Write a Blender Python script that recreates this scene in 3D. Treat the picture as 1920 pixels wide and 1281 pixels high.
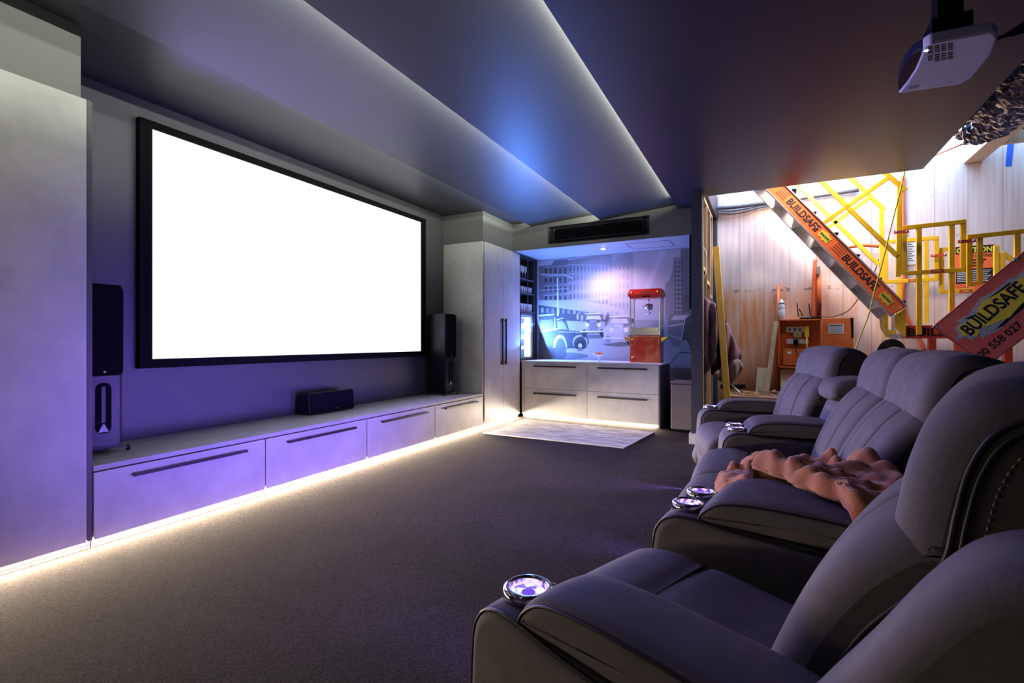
import bpy, bmesh, math, random
import numpy as np
from mathutils import Vector, Matrix, noise

for o in list(bpy.data.objects): bpy.data.objects.remove(o, do_unlink=True)
SC = bpy.context.scene
COL = SC.collection
random.seed(7)
PI = math.pi

# ------------------------------------------------------------------ camera
F_PX, YAW, EYE = 914.27, 0.476458, 1.2
cam = bpy.data.cameras.new('camera'); cam.sensor_width = 36.0; cam.sensor_fit = 'HORIZONTAL'
cam.lens = F_PX / 1920 * 36; cam.clip_start = 0.02; cam.clip_end = 60
cam.shift_y = (639.8 - 640.5) / 1920
cam_o = bpy.data.objects.new('camera', cam); COL.objects.link(cam_o)
cam_o.location = (0, 0, EYE); cam_o.rotation_euler = (PI / 2, 0, YAW)
SC.camera = cam_o

# ------------------------------------------------------------------ world, view
w = bpy.data.worlds.new('world'); SC.world = w; w.use_nodes = True
w.node_tree.nodes['Background'].inputs[0].default_value = (0.25, 0.3, 0.45, 1)
w.node_tree.nodes['Background'].inputs[1].default_value = 0.04
vs = SC.view_settings
vs.view_transform = 'Standard'; vs.look = 'None'; vs.gamma = 1.0; vs.exposure = -0.1
try: vs.use_curve_mapping = False
except Exception: pass

# ------------------------------------------------------------------ lights (lamps of the room and added fill)
def area(name, loc, target, sx, sy, power, color, spread=PI):
    l = bpy.data.lights.new(name, 'AREA'); l.shape = 'RECTANGLE'; l.size = sx; l.size_y = sy
    l.energy = power; l.color = color; l.spread = spread
    o = bpy.data.objects.new(name, l); COL.objects.link(o); o.location = loc
    d = Vector(target) - Vector(loc); z = -d.normalized()
    up = Vector((0, 1, 0)) if abs(z.y) < .9 else Vector((1, 0, 0))
    x = up.cross(z).normalized(); y = z.cross(x)
    o.rotation_euler = Matrix((x, y, z)).transposed().to_euler()
    return o
COOL = (0.97, 1.0, 0.84)
WARM = (1.0, 0.81, 0.60)
# LED tapes hidden in the ceiling steps (long axis = Y), washing towards -X
area('ceiling_led', (-3.085, 4.55, 2.962), (-3.5, 4.55, 2.985), .02, 4.2, 20, COOL)
area('ceiling_led', (-2.015, 2.55, 2.932), (-2.5, 2.55, 2.975), .02, 8.1, 115, COOL)
area('ceiling_led', (-0.975, 2.55, 2.962), (-1.5, 2.55, 2.985), .02, 8.1, 115, COOL)
# LED tape under the cabinets
area('kick_led', (-3.462, 3.2, .046), (-3.40, 3.2, .022), .014, 7.3, 250, WARM, 2.9)
kb = area('kick_led', (-2.333, 6.929, .040), (-2.336, 6.86, .014), 2.05, .012, 30, WARM)
kx = Vector((2.19, -.105, 0)).normalized(); kz = (Vector((.105, 2.19, 0)).normalized() * .93 + Vector((0, 0, .36))).normalized()
kb.rotation_euler = Matrix((kx, kz.cross(kx), kz)).transposed().to_euler()
# LED glow under the recliner sofa
VIO = (0.25, 0.15, 1.0)
area('sofa_led', (-.40, 2.80, .075), (-3.4, 2.80, .52), 1.6, .04, 36, VIO, 1.15)
area('sofa_led', (-.62, 1.55, .075), (-3.4, 1.9, .52), .7, .04, 11, VIO, 1.15)
area('sofa_led', (-.58, 4.15, .075), (-3.4, 3.6, .52), .7, .04, 15, VIO, 1.15)
area('sofa_glow', (-.33, 3.60, .09), (-.7, 3.62, .0), .9, .03, 3.0, (.2, .04, 1.0))
# bar fridge interior light and the downlight over the bar
area('fridge_light', (-3.43, 7.24, 1.28), (-1.9, 6.9, 1.9), .42, .7, 135, (0.10, 0.27, 1.0))
dl = bpy.data.lights.new('downlight_lamp', 'SPOT'); dl.energy = 85; dl.color = (1, .66, .90); dl.spot_size = 2.6; dl.spot_blend = .9; dl.shadow_soft_size = .05
dlo = bpy.data.objects.new('downlight_lamp', dl); COL.objects.link(dlo); dlo.location = (-2.10, 7.10, 2.555); dlo.rotation_euler = (0.05, 0, 0)
# daylight falling down the stairwell and two added unseen lamps brightening the unfinished part
area('stairwell_daylight', (.9, 7.05, 4.3), (.9, 7.5, 2.6), 3.2, .7, 215, (0.36, 0.60, 1.0))
area('added_well_lamp', (.6, 6.92, 3.6), (.4, 7.7, 1.1), .4, .4, 44, (1.0, 0.64, 0.46))
area('added_well_lamp', (.60, 6.37, 3.45), (.35, 6.62, 1.4), .4, .12, 60, (1.0, 0.86, .78))
# picture light thrown back by the projection screen
area('screen_light', (-4.02, 3.6, 1.92), (0, 3.1, .35), 1.6, 3.1, 140, (0.36, 0.29, 1.0), 2.1)
# warm unseen fill added behind the camera
area('added_fill_light', (-2.5, -1.5, 1.9), (-3.35, 1.0, 2.1), 1.0, 1.6, 8, (1.0, .94, .66), 1.5)

# ------------------------------------------------------------------ pixel helpers (authoring only)
_f = Vector((-math.sin(YAW), math.cos(YAW), 0)); _r = Vector((math.cos(YAW), math.sin(YAW), 0)); _u = Vector((0, 0, 1))
def ray(x, y): return _f + _r * ((x - 960) / F_PX) + _u * ((639.8 - y) / F_PX)
def PY(x, y, Y): d = ray(x, y); return Vector((0, 0, EYE)) + d * (Y / d.y)
def PX(x, y, X): d = ray(x, y); return Vector((0, 0, EYE)) + d * (X / d.x)
def PZ(x, y, Z): d = ray(x, y); return Vector((0, 0, EYE)) + d * ((Z - EYE) / d.z)

# ------------------------------------------------------------------ materials
def new_mat(name):
    m = bpy.data.materials.new(name); m.use_nodes = True
    nt = m.node_tree; b = nt.nodes['Principled BSDF']; return m, nt, b
def plain(name, c, rough=.5, metal=0, spec=None, **k):
    m, nt, b = new_mat(name)
    b.inputs['Base Color'].default_value = (*c, 1); b.inputs['Roughness'].default_value = rough; b.inputs['Metallic'].default_value = metal
    if spec is not None: b.inputs['Specular IOR Level'].default_value = spec
    for kk, v in k.items(): b.inputs[kk.replace('_', ' ')].default_value = v
    return m
def emit(name, c, s):
    m = bpy.data.materials.new(name); m.use_nodes = True; nt = m.node_tree; nt.nodes.clear()
    e = nt.nodes.new('ShaderNodeEmission'); e.inputs[0].default_value = (*c, 1); e.inputs[1].default_value = s
    o = nt.nodes.new('ShaderNodeOutputMaterial'); nt.links.new(e.outputs[0], o.inputs[0]); return m
def noisy(name, c1, c2, scale=5, rough=.5, bump=0, bscale=None, detail=6, stretch=(1, 1, 1), lo=.35, hi=.65, metal=0, spec=None, bdist=.002):
    m, nt, b = new_mat(name); N = nt.nodes.new; L = nt.links.new
    tc = N('ShaderNodeTexCoord'); mp = N('ShaderNodeMapping'); mp.inputs['Scale'].default_value = stretch
    L(tc.outputs['Object'], mp.inputs[0])
    n = N('ShaderNodeTexNoise'); n.inputs['Scale'].default_value = scale; n.inputs['Detail'].default_value = detail; n.inputs['Roughness'].default_value = .6
    L(mp.outputs[0], n.inputs['Vector'])
    r = N('ShaderNodeValToRGB'); r.color_ramp.elements[0].position = lo; r.color_ramp.elements[1].position = hi
    r.color_ramp.elements[0].color = (*c1, 1); r.color_ramp.elements[1].color = (*c2, 1)
    L(n.outputs[0], r.inputs[0]); L(r.outputs[0], b.inputs['Base Color'])
    b.inputs['Roughness'].default_value = rough; b.inputs['Metallic'].default_value = metal
    if spec is not None: b.inputs['Specular IOR Level'].default_value = spec
    if bump:
        n2 = N('ShaderNodeTexNoise'); n2.inputs['Scale'].default_value = bscale or scale; n2.inputs['Detail'].default_value = 3
        L(mp.outputs[0], n2.inputs['Vector'])
        bp = N('ShaderNodeBump'); bp.inputs['Strength'].default_value = bump; bp.inputs['Distance'].default_value = bdist
        L(n2.outputs[0], bp.inputs['Height']); L(bp.outputs[0], b.inputs['Normal'])
    return m

M = {}
M['laminate'] = noisy('grey concrete look laminate', (.51, .51, .50), (.67, .665, .65), 4.5, .42, stretch=(1, 1, .8), lo=.3, hi=.72)
M['worktop'] = noisy('worktop laminate', (.44, .44, .43), (.56, .56, .55), 5, .45, lo=.3, hi=.7)
M['counter'] = noisy('bar counter laminate', (.62, .61, .62), (.74, .73, .74), 5, .3, lo=.3, hi=.7)
M['carcass'] = plain('dark carcass board', (.03, .03, .035), .5)
M['gable'] = plain('charcoal gable board', (.10, .10, .11), .45)
M['handle'] = plain('black anodised handle', (.035, .033, .035), .35, .6)
M['charcoal'] = plain('charcoal satin wall paint', (.068, .070, .08), .45)
M['ceiling'] = plain('dark satin ceiling paint', (.064, .064, .070), .42, 0, .42)
M['mainceil'] = plain('plum charcoal ceiling paint', (.040, .027, .046), .40, 0, .4)
M['bulk'] = plain('grey bulkhead paint', (.15, .155, .15), .42)
M['post'] = plain('slate post paint', (.055, .057, .07), .5)
M['white'] = plain('white skirting paint', (.75, .75, .76), .4)
M['kick'] = plain('white kickboard', (.8, .79, .76), .5)
M['black'] = plain('black velvet frame', (.004, .004, .005), .8, 0, .1)
M['gloss_black'] = plain('black speaker lacquer', (.008, .007, .014), .32, 0, .3)
M['grille_cloth'] = noisy('black grille cloth', (.003, .003, .006), (.006, .006, .011), 300, .9, spec=.1)
M['silver'] = plain('brushed silver', (.7, .7, .72), .25, 1)
M['chrome'] = plain('chrome', (.75, .75, .8), .08, 1)
M['alu'] = noisy('worn aluminium', (.36, .34, .33), (.55, .52, .50), 9, .5, metal=.35, lo=.3, hi=.7)
M['screen'] = emit('projected white picture', (.93, .95, 1.0), 1.35)
M['cup_glow'] = emit('cup holder led', (.35, .32, 1.0), 2.2)
M['cup_glow2'] = emit('cup holder led ring', (.55, .25, 1.0), 1.6)
M['lamp'] = emit('downlight lens', (1, .93, .8), 12)
M['fridge_glow'] = emit('fridge led panel', (.55, .86, 1.0), 5.0)
M['fridge_tube'] = emit('fridge led tube', (.75, .93, 1.0), 9)
M['yellow'] = noisy('yellow powder coated steel', (.70, .40, .008), (.80, .50, .02), 8, .45)
M['yellow_bright'] = noisy('bright yellow steel', (.80, .48, .02), (.88, .58, .04), 8, .4)
M['orange'] = noisy('safety orange decal', (.90, .15, .035), (.98, .20, .05), 6, .5)
M['orange_box'] = noisy('orange painted steel box', (.62, .13, .02), (.72, .18, .03), 4, .45)
M['orange_dark'] = plain('orange box interior', (.38, .07, .015), .55)
M['red_beam'] = noisy('red painted beam', (.55, .06, .03), (.66, .09, .04), 6, .45)
M['sign_red'] = noisy('sun faded red signboard', (.66, .14, .10), (.74, .18, .125), 3, .5)
M['sign_yellow'] = plain('sign yellow', (.78, .68, .06), .5)
M['sign_grey'] = noisy('sign grey', (.30, .34, .38), (.5, .55, .58), 40, .5)
M['ink'] = plain('black ink', (.012, .012, .016), .5)
M['paper'] = plain('white paper', (.75, .75, .76), .7)
M['conduit'] = plain('orange conduit', (.72, .14, .04), .4)
M['cable_black'] = plain('black cable', (.012, .012, .012), .5)
M['cord'] = plain('yellow cord', (.72, .62, .08), .5)
M['bottle'] = plain('white plastic bottle', (.8, .8, .82), .35)
M['pine'] = noisy('pine timber', (.60, .40, .22), (.78, .58, .38), 3, .6, stretch=(14, 14, .6), lo=.3, hi=.7)
M['yellow_pine'] = noisy('yellow stained plank', (.85, .48, .06), (.95, .72, .20), 4, .55, stretch=(16, 16, .7), lo=.3, hi=.7)
M['foil'] = noisy('crumpled silver foil', (.50, .48, .52), (.72, .70, .76), 3, .25, metal=.8)
M['towel'] = noisy('purple brown towel', (.18, .10, .15), (.30, .17, .25), 120, .95, bump=.6, bscale=250)
M['towel2'] = noisy('taupe towel', (.24, .18, .18), (.34, .27, .27), 60, .95, bump=.5, bscale=200)
M['blackcloth'] = plain('black cloth', (.01, .009, .014), .95)
M['proj'] = plain('projector white shell', (.86, .84, .88), .32)
M['proj_dark'] = plain('projector dark lens panel', (.012, .012, .05), .15)
M['red'] = plain('popcorn red enamel', (.70, .035, .02), .22)
M['red_gold'] = noisy('red enamel with gold speckle', (.66, .05, .025), (.80, .36, .14), 5, .2, lo=.45, hi=.8)
M['gold'] = plain('gold trim', (.85, .55, .16), .25, .9)
M['steel'] = plain('stainless steel', (.62, .60, .58), .22, .9)
M['candy'] = noisy('mixed candy', (.75, .06, .02), (.85, .45, .05), 60, .4)
M['binm'] = plain('grey brown bin', (.16, .14, .145), .45)
M['green'] = plain('dark teal cloth', (.02, .09, .10), .9)
M['throw'] = noisy('brown fleece throw', (.40, .125, .04), (.60, .225, .085), 9, .95, bump=.8, bscale=260, lo=.3, hi=.75, bdist=.004)
M['throw'].node_tree.nodes['Principled BSDF'].inputs['Sheen Weight'].default_value = .5
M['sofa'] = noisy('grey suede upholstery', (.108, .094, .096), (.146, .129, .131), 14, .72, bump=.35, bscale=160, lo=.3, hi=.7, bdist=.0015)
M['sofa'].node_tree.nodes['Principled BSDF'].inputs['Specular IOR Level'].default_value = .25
M['sofa_side'] = noisy('suede with side shade in colour', (.05, .04, .037), (.075, .06, .055), 14, .7, bump=.35, bscale=160, bdist=.0015)  # darker suede copy, also on bases; on cushion ends its colour carries the shade
M['piping'] = plain('black piping', (.012, .012, .014), .4)
M['thread'] = plain('beige thread', (.42, .37, .33), .7)
M['rug'] = noisy('silver distressed rug', (.30, .28, .22), (.72, .70, .64), 9, .95, stretch=(.35, 2.2, 1), bump=.8, bscale=220, lo=.38, hi=.62, bdist=.006)
M['rug_edge'] = plain('rug binding', (.6, .58, .55), .9)
def glassm(name, c=(.95, .97, 1), rough=0.0):
    m = bpy.data.materials.new(name); m.use_nodes = True; nt = m.node_tree; nt.nodes.clear(); N = nt.nodes.new
    t = N('ShaderNodeBsdfTransparent'); t.inputs[0].default_value = (*c, 1); g = N('ShaderNodeBsdfGlossy'); g.inputs['Roughness'].default_value = .04
    mx = N('ShaderNodeMixShader'); lw = N('ShaderNodeLayerWeight'); lw.inputs[0].default_value = .25
    o = N('ShaderNodeOutputMaterial'); L = nt.links.new
    L(lw.outputs['Facing'], mx.inputs[0]); L(t.outputs[0], mx.inputs[1]); L(g.outputs[0], mx.inputs[2]); L(mx.outputs[0], o.inputs[0]); return m
M['glass'] = glassm('clear glass')
M['glassware'] = plain('glassware', (.95, .96, 1.0), .10, 0, .9, Alpha=.6)

def carpet_mat():
    m, nt, b = new_mat('dark brown loop carpet'); N = nt.nodes.new; L = nt.links.new
    tc = N('ShaderNodeTexCoord')
    n = N('ShaderNodeTexNoise'); n.inputs['Scale'].default_value = 130; n.inputs['Detail'].default_value = 3; n.inputs['Roughness'].default_value = .7
    big = N('ShaderNodeTexNoise'); big.inputs['Scale'].default_value = 2.2; big.inputs['Detail'].default_value = 4
    for q in (n, big): L(tc.outputs['Object'], q.inputs['Vector'])
    r = N('ShaderNodeValToRGB'); r.color_ramp.elements[0].position = .36; r.color_ramp.elements[1].position = .66
    r.color_ramp.elements[0].color = (.008, .006, .005, 1); r.color_ramp.elements[1].color = (.082, .060, .053, 1)
    r2 = N('ShaderNodeValToRGB'); r2.color_ramp.elements[0].position = .3; r2.color_ramp.elements[1].position = .7
    r2.color_ramp.elements[0].color = (.8, .8, .8, 1); r2.color_ramp.elements[1].color = (1.15, 1.15, 1.15, 1)
    mx = N('ShaderNodeMix'); mx.data_type = 'RGBA'; mx.blend_type = 'MULTIPLY'; mx.inputs[0].default_value = 1
    L(n.outputs[0], r.inputs[0]); L(big.outputs[0], r2.inputs[0]); L(r.outputs[0], mx.inputs[6]); L(r2.outputs[0], mx.inputs[7]); L(mx.outputs[2], b.inputs['Base Color'])
    b.inputs['Roughness'].default_value = .95; b.inputs['Specular IOR Level'].default_value = .1
    bp = N('ShaderNodeBump'); bp.inputs['Strength'].default_value = 1; bp.inputs['Distance'].default_value = .008
    L(n.outputs[0], bp.inputs['Height']); L(bp.outputs[0], b.inputs['Normal']); return m
M['carpet'] = carpet_mat()

def formwork_mat():
    m, nt, b = new_mat('stained pale timber panel wall'); N = nt.nodes.new; L = nt.links.new
    tc = N('ShaderNodeTexCoord'); sep = N('ShaderNodeSeparateXYZ'); L(tc.outputs['Object'], sep.inputs[0])
    def noi(scale, st, det=5):
        mp = N('ShaderNodeMapping'); mp.inputs['Scale'].default_value = st; L(tc.outputs['Object'], mp.inputs[0])
        n = N('ShaderNodeTexNoise'); n.inputs['Scale'].default_value = scale; n.inputs['Detail'].default_value = det; L(mp.outputs[0], n.inputs['Vector']); return n
    def math_(op, a, b_=None, v=None):
        q = N('ShaderNodeMath'); q.operation = op
        if hasattr(a, 'links') or hasattr(a, 'is_linked'): L(a, q.inputs[0])
        else: q.inputs[0].default_value = a
        if b_ is not None: L(b_, q.inputs[1])
        if v is not None: q.inputs[1].default_value = v
        return q.outputs[0]
    def rng(sock, a, b_, c=0., d=1.):
        q = N('ShaderNodeMapRange'); q.inputs[1].default_value = a; q.inputs[2].default_value = b_; q.inputs[3].default_value = c; q.inputs[4].default_value = d
        L(sock, q.inputs[0]); return q.outputs[0]
    def mixc(fac, c1, c2):
        q = N('ShaderNodeMix'); q.data_type = 'RGBA'; L(fac, q.inputs[0])
        if isinstance(c1, tuple): q.inputs[6].default_value = (*c1, 1)
        else: L(c1, q.inputs[6])
        if isinstance(c2, tuple): q.inputs[7].default_value = (*c2, 1)
        else: L(c2, q.inputs[7])
        return q.outputs[2]
    grain = noi(3, (9, 1, .35)); streak = noi(2.2, (5.0, 1, .55), 6); blot = noi(2.5, (1, 1, 1), 4)
    base = mixc(rng(grain.outputs[0], .35, .7), (.60, .47, .42), (.70, .61, .58))
    zlow = rng(sep.outputs[2], 2.05, 1.75); zfloor = rng(sep.outputs[2], 1.0, .45)
    st = math_('MULTIPLY', rng(streak.outputs[0], .36, .62), zlow)
    xl = rng(sep.outputs[0], 1.4, .2, .25, 1.0)
    st = math_('MULTIPLY', st, xl)
    c = mixc(math_('MULTIPLY', math_('MULTIPLY', zlow, xl), v=.6), base, (.70, .40, .24))
    c = mixc(st, c, (.66, .24, .06))
    c = mixc(math_('MULTIPLY', zfloor, rng(blot.outputs[0], .3, .6)), c, (.45, .14, .04))
    # chipped band
    band = math_('MULTIPLY', rng(sep.outputs[2], 1.87, 1.91), rng(sep.outputs[2], 1.96, 1.92))
    spl = noi(14, (1, 1, 2.2), 6)
    c = mixc(math_('MULTIPLY', band, rng(spl.outputs[0], .54, .58)), c, (.22, .15, .12))
    scr = noi(11, (1, 1, 1), 5)
    c = mixc(math_('MULTIPLY', rng(scr.outputs[0], .70, .72), rng(sep.outputs[0], 1.6, 2.2, .0, .8)), c, (.18, .17, .2))
    # joints every 0.31 m
    fr = math_('FRACT', math_('MULTIPLY', sep.outputs[0], v=1 / .31)); j = math_('LESS_THAN', fr, v=.022)
    c = mixc(math_('MULTIPLY', j, v=.55), c, (.10, .08, .08))
    L(c, b.inputs['Base Color']); b.inputs['Roughness'].default_value = .7
    return m
M['formwork'] = formwork_mat()

# ------------------------------------------------------------------ mesh builder
WL = {}   # world location of every built object
def tag(o, label=None, cat=None, group=None, kind=None):
    if label: o['label'] = label
    if cat: o['category'] = cat
    if group: o['group'] = group
    if kind: o['kind'] = kind
    return o
def empty(name, loc, label, cat, group=None):
    o = bpy.data.objects.new(name, None); COL.objects.link(o); o.location = loc; o.empty_display_size = .05
    WL[o.name] = Vector(loc); return tag(o, label, cat, group)
class MB:
    def __init__(s): s.v = []; s.f = []; s.m = []; s.mats = []; s.cur = 0; s.sm = []; s.smooth = False
    def mat(s, key):
        if key not in s.mats: s.mats.append(key)
        s.cur = s.mats.index(key); return s
    def add(s, vs, fs, smooth=None):
        if not s.mats: s.mat('white')
        b = len(s.v); s.v += [tuple(p) for p in vs]
        for f in fs: s.f.append([b + i for i in f]); s.m.append(s.cur); s.sm.append(s.smooth if smooth is None else smooth)
        return s
    def box(s, a, b):
        x0, y0, z0 = (min(a[i], b[i]) for i in range(3)); x1, y1, z1 = (max(a[i], b[i]) for i in range(3))
        v = [(x0, y0, z0), (x1, y0, z0), (x1, y1, z0), (x0, y1, z0), (x0, y0, z1), (x1, y0, z1), (x1, y1, z1), (x0, y1, z1)]
        return s.add(v, [(0, 3, 2, 1), (4, 5, 6, 7), (0, 1, 5, 4), (1, 2, 6, 5), (2, 3, 7, 6), (3, 0, 4, 7)], False)
    def obox(s, c, ax, ay, az, hx, hy, hz):   # oriented box
        c, ax, ay, az = Vector(c), Vector(ax), Vector(ay), Vector(az); v = []
        for k in (-1, 1):
            for (i, j) in ((-1, -1), (1, -1), (1, 1), (-1, 1)): v.append(c + ax * hx * i + ay * hy * j + az * hz * k)
        return s.add(v, [(0, 3, 2, 1), (4, 5, 6, 7), (0, 1, 5, 4), (1, 2, 6, 5), (2, 3, 7, 6), (3, 0, 4, 7)], False)
    def bar(s, a, b, w, d, side=(0, 1, 0)):   # rectangular bar, w across, d along `side`
        a, b = Vector(a), Vector(b); z = (b - a).normalized(); y = Vector(side); y = (y - z * y.dot(z)).normalized(); x = y.cross(z)
        return s.obox((a + b) / 2, x, y, z, w / 2, d / 2, (b - a).length / 2)
    def prism(s, poly, ext):   # planar polygon (3-D points) extruded by vector
        n = len(poly); e = Vector(ext); v = [Vector(p) for p in poly] + [Vector(p) + e for p in poly]
        f = [tuple(range(n))[::-1], tuple(range(n, 2 * n))] + [(i, (i + 1) % n, n + (i + 1) % n, n + i) for i in range(n)]
        return s.add(v, f, False)
    def tube(s, pts, r, n=8, cap=True):
        pts = [Vector(p) for p in pts]; m = len(pts); vs = []; up = None
        for i, p in enumerate(pts):
            t = (pts[min(i + 1, m - 1)] - pts[max(i - 1, 0)]).normalized()
            if up is None: up = t.orthogonal().normalized()
            up = (up - t * up.dot(t)).normalized(); s2 = t.cross(up); rr = r[i] if isinstance(r, (list, tuple)) else r
            vs += [p + (up * math.cos(2 * PI * k / n) + s2 * math.sin(2 * PI * k / n)) * rr for k in range(n)]
        fs = [(i * n + k, i * n + (k + 1) % n, (i + 1) * n + (k + 1) % n, (i + 1) * n + k) for i in range(m - 1) for k in range(n)]
        if cap: fs += [tuple(range(n))[::-1], tuple((m - 1) * n + k for k in range(n))]
        return s.add(vs, fs, True)
    def lathe(s, prof, c, n=24, axis=(0, 0, 1)):   # prof [(r,h)]
        c = Vector(c); az = Vector(axis).normalized(); ax = az.orthogonal().normalized(); ay = az.cross(ax); vs = []
        for r, h in prof: vs += [c + az * h + (ax * math.cos(2 * PI * k / n) + ay * math.sin(2 * PI * k / n)) * r for k in range(n)]
        m = len(prof)
        fs = [(i * n + k, i * n + (k + 1) % n, (i + 1) * n + (k + 1) % n, (i + 1) * n + k) for i in range(m - 1) for k in range(n)]
        if prof[0][0] > 1e-5: fs.append(tuple(range(n))[::-1])
        if prof[-1][0] > 1e-5: fs.append(tuple((m - 1) * n + k for k in range(n)))
        return s.add(vs, fs, True)
    def build(s, name, parent=None, origin=None, bevel=0, seg=2, label=None, cat=None, group=None, kind=None, fix=True):
        if origin is None:
            if parent is not None: origin = WL[parent.name]
            else:
                a = np.array([tuple(p) for p in s.v]); origin = Vector(((a[:, 0].min() + a[:, 0].max()) / 2, (a[:, 1].min() + a[:, 1].max()) / 2, a[:, 2].min()))
        origin = Vector(origin); me = bpy.data.meshes.new(name)
        me.from_pydata([tuple(Vector(p) - origin) for p in s.v], [], s.f)
        for k in s.mats: me.materials.append(M[k])
        for p, mi, sm in zip(me.polygons, s.m, s.sm): p.material_index = mi; p.use_smooth = sm
        if fix:
            bm = bmesh.new(); bm.from_mesh(me); bmesh.ops.recalc_face_normals(bm, faces=bm.faces); bm.to_mesh(me); bm.free()
        o = bpy.data.objects.new(name, me); COL.objects.link(o); WL[o.name] = origin
        if parent is not None: o.parent = parent; o.location = origin - WL[parent.name]
        else: o.location = origin
        if bevel:
            md = o.modifiers.new('bevel', 'BEVEL'); md.width = bevel; md.segments = seg; md.limit_method = 'ANGLE'; md.angle_limit = .7
        return tag(o, label, cat, group, kind)
def struct(name, mb, **k): return mb.build(name, kind='structure', **k)

def text_mesh(mb, s, origin, ex, ez, height, width=None, depth=.001, bold=.0, key='ink', align='LEFT', push=0):
    """flat lettering: baseline from origin along ex, up along ez"""
    cu = bpy.data.curves.new('t', 'FONT'); cu.body = s; cu.size = 1; cu.offset = bold; cu.resolution_u = 3
    o = bpy.data.objects.new('t', cu); COL.objects.link(o)
    dg = bpy.context.evaluated_depsgraph_get(); me = o.evaluated_get(dg).to_mesh()
    v = np.array([tuple(p.co)[:2] for p in me.vertices]) if len(me.vertices) else np.zeros((1, 2)); fs = [tuple(p.vertices) for p in me.polygons]
    o.evaluated_get(dg).to_mesh_clear(); bpy.data.objects.remove(o, do_unlink=True); bpy.data.curves.remove(cu)
    h = v[:, 1].max() - min(0, v[:, 1].min()); wd = v[:, 0].max() - v[:, 0].min(); x0 = v[:, 0].min()
    sy = height / max(h, .01); sx = (width / wd) if width else sy
    off = 0 if align == 'LEFT' else -.5 * wd * sx
    ex, ez = Vector(ex).normalized(), Vector(ez).normalized(); n = ex.cross(ez); O = Vector(origin) + n * push
    mb.mat(key); pts = [O + ex * ((a - x0) * sx + off) + ez * (b * sy) for a, b in v]
    mb.add(pts, fs, False); return mb

def smooth_loop(pts, n, closed=True):
    pts = [np.array(p, float) for p in pts]; m = len(pts); out = []
    rng_ = range(m) if closed else range(m - 1)
    for i in rng_:
        if closed: p0, p1, p2, p3 = pts[i - 1], pts[i], pts[(i + 1) % m], pts[(i + 2) % m]
        else: p0, p1, p2, p3 = pts[max(i - 1, 0)], pts[i], pts[i + 1], pts[min(i + 2, m - 1)]
        for k in range(12):
            t = k / 12; out.append(.5 * ((2 * p1) + (p2 - p0) * t + (2 * p0 - 5 * p1 + 4 * p2 - p3) * t * t + (3 * p1 - p0 - 3 * p2 + p3) * t ** 3))
    if not closed: out.append(pts[-1])
    out = np.array(out); seq = np.vstack([out, out[:1]]) if closed else out
    d = np.r_[0, np.cumsum(np.linalg.norm(np.diff(seq, axis=0), axis=1))]
    t = np.linspace(0, d[-1], n, endpoint=not closed)
    return np.array([[np.interp(q, d, seq[:, c]) for c in range(seq.shape[1])] for q in t])
def loop_normals(P):
    T = np.roll(P, -1, 0) - np.roll(P, 1, 0); T /= np.linalg.norm(T, axis=1)[:, None] + 1e-9
    area2 = np.sum(P[:, 0] * np.roll(P[:, 1], -1) - np.roll(P[:, 0], -1) * P[:, 1])
    N_ = np.stack([T[:, 1], -T[:, 0]], 1); return N_ if area2 > 0 else -N_
def cushion(mb, fr, prof, v0, v1, r, puff=0., n=72, grooves=(), capkey=None):
    """soft upholstered piece: closed profile in (u,z) swept from v0 to v1 with rounded ends. fr maps (u,v,z)->world"""
    P = smooth_loop(prof, n); Nn = loop_normals(P); W_ = (v1 - v0) / 2; c = (v0 + v1) / 2
    st = []
    for k in range(7): a = k / 6 * PI / 2; st.append((v0 + r - r * math.cos(a), r - r * math.sin(a)))
    inner = list(np.linspace(v0 + r, v1 - r, 12)[1:-1])
    for g in grooves: inner += [g[0] + d for d in (-.02, -.01, -.004, 0, .004, .01, .02)]
    for q in sorted(inner): st.append((q, 0))
    for k in range(7): a = (6 - k) / 6 * PI / 2; st.append((v1 - r + r * math.cos(a), r - r * math.sin(a)))
    vs = []
    for v, ins in st:
        s = (v - c) / W_; off = puff * (1 - s * s) - ins
        for g in grooves: off -= g[1] * math.exp(-((v - g[0]) / .008) ** 2) * (1 if ins == 0 else 0)
        Q = P + Nn * off
        for (u, z) in Q:
            vs.append(fr(u, v, z))
    m = len(st)
    fs = [(i * n + k, i * n + (k + 1) % n, (i + 1) * n + (k + 1) % n, (i + 1) * n + k) for i in range(m - 1) for k in range(n)]
    mb.add(vs, fs, True)
    for base in (0, (m - 1) * n):   # caps as fans
        ring = vs[base:base + n]; cc = sum((Vector(p) for p in ring), Vector()) / n
        if capkey: mb.mat(capkey)
        mb.add([cc] + ring, [(0, 1 + k, 1 + (k + 1) % n) for k in range(n)], True)
    return mb
def surf_pts(prof, s0, s1, n, off=0., N=400):
    P = smooth_loop(prof, N); Nn = loop_normals(P); idx = (np.linspace(s0, s1, n) * N).astype(int) % N
    return P[idx] + Nn[idx] * off
def dashes(mb, pts, r=.0016, on=.009, gap=.006):
    pts = [Vector(p) for p in pts]; d = 0; acc = []
    seg = []
    for a, b in zip(pts[:-1], pts[1:]):
        L_ = (b - a).length; k = 0
        while k < L_:
            e = min(L_, k + on); seg.append((a.lerp(b, k / L_), a.lerp(b, e / L_))); k += on + gap
    for a, b in seg:
        if (b - a).length > .003: mb.tube([a, b], r, 4)

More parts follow.
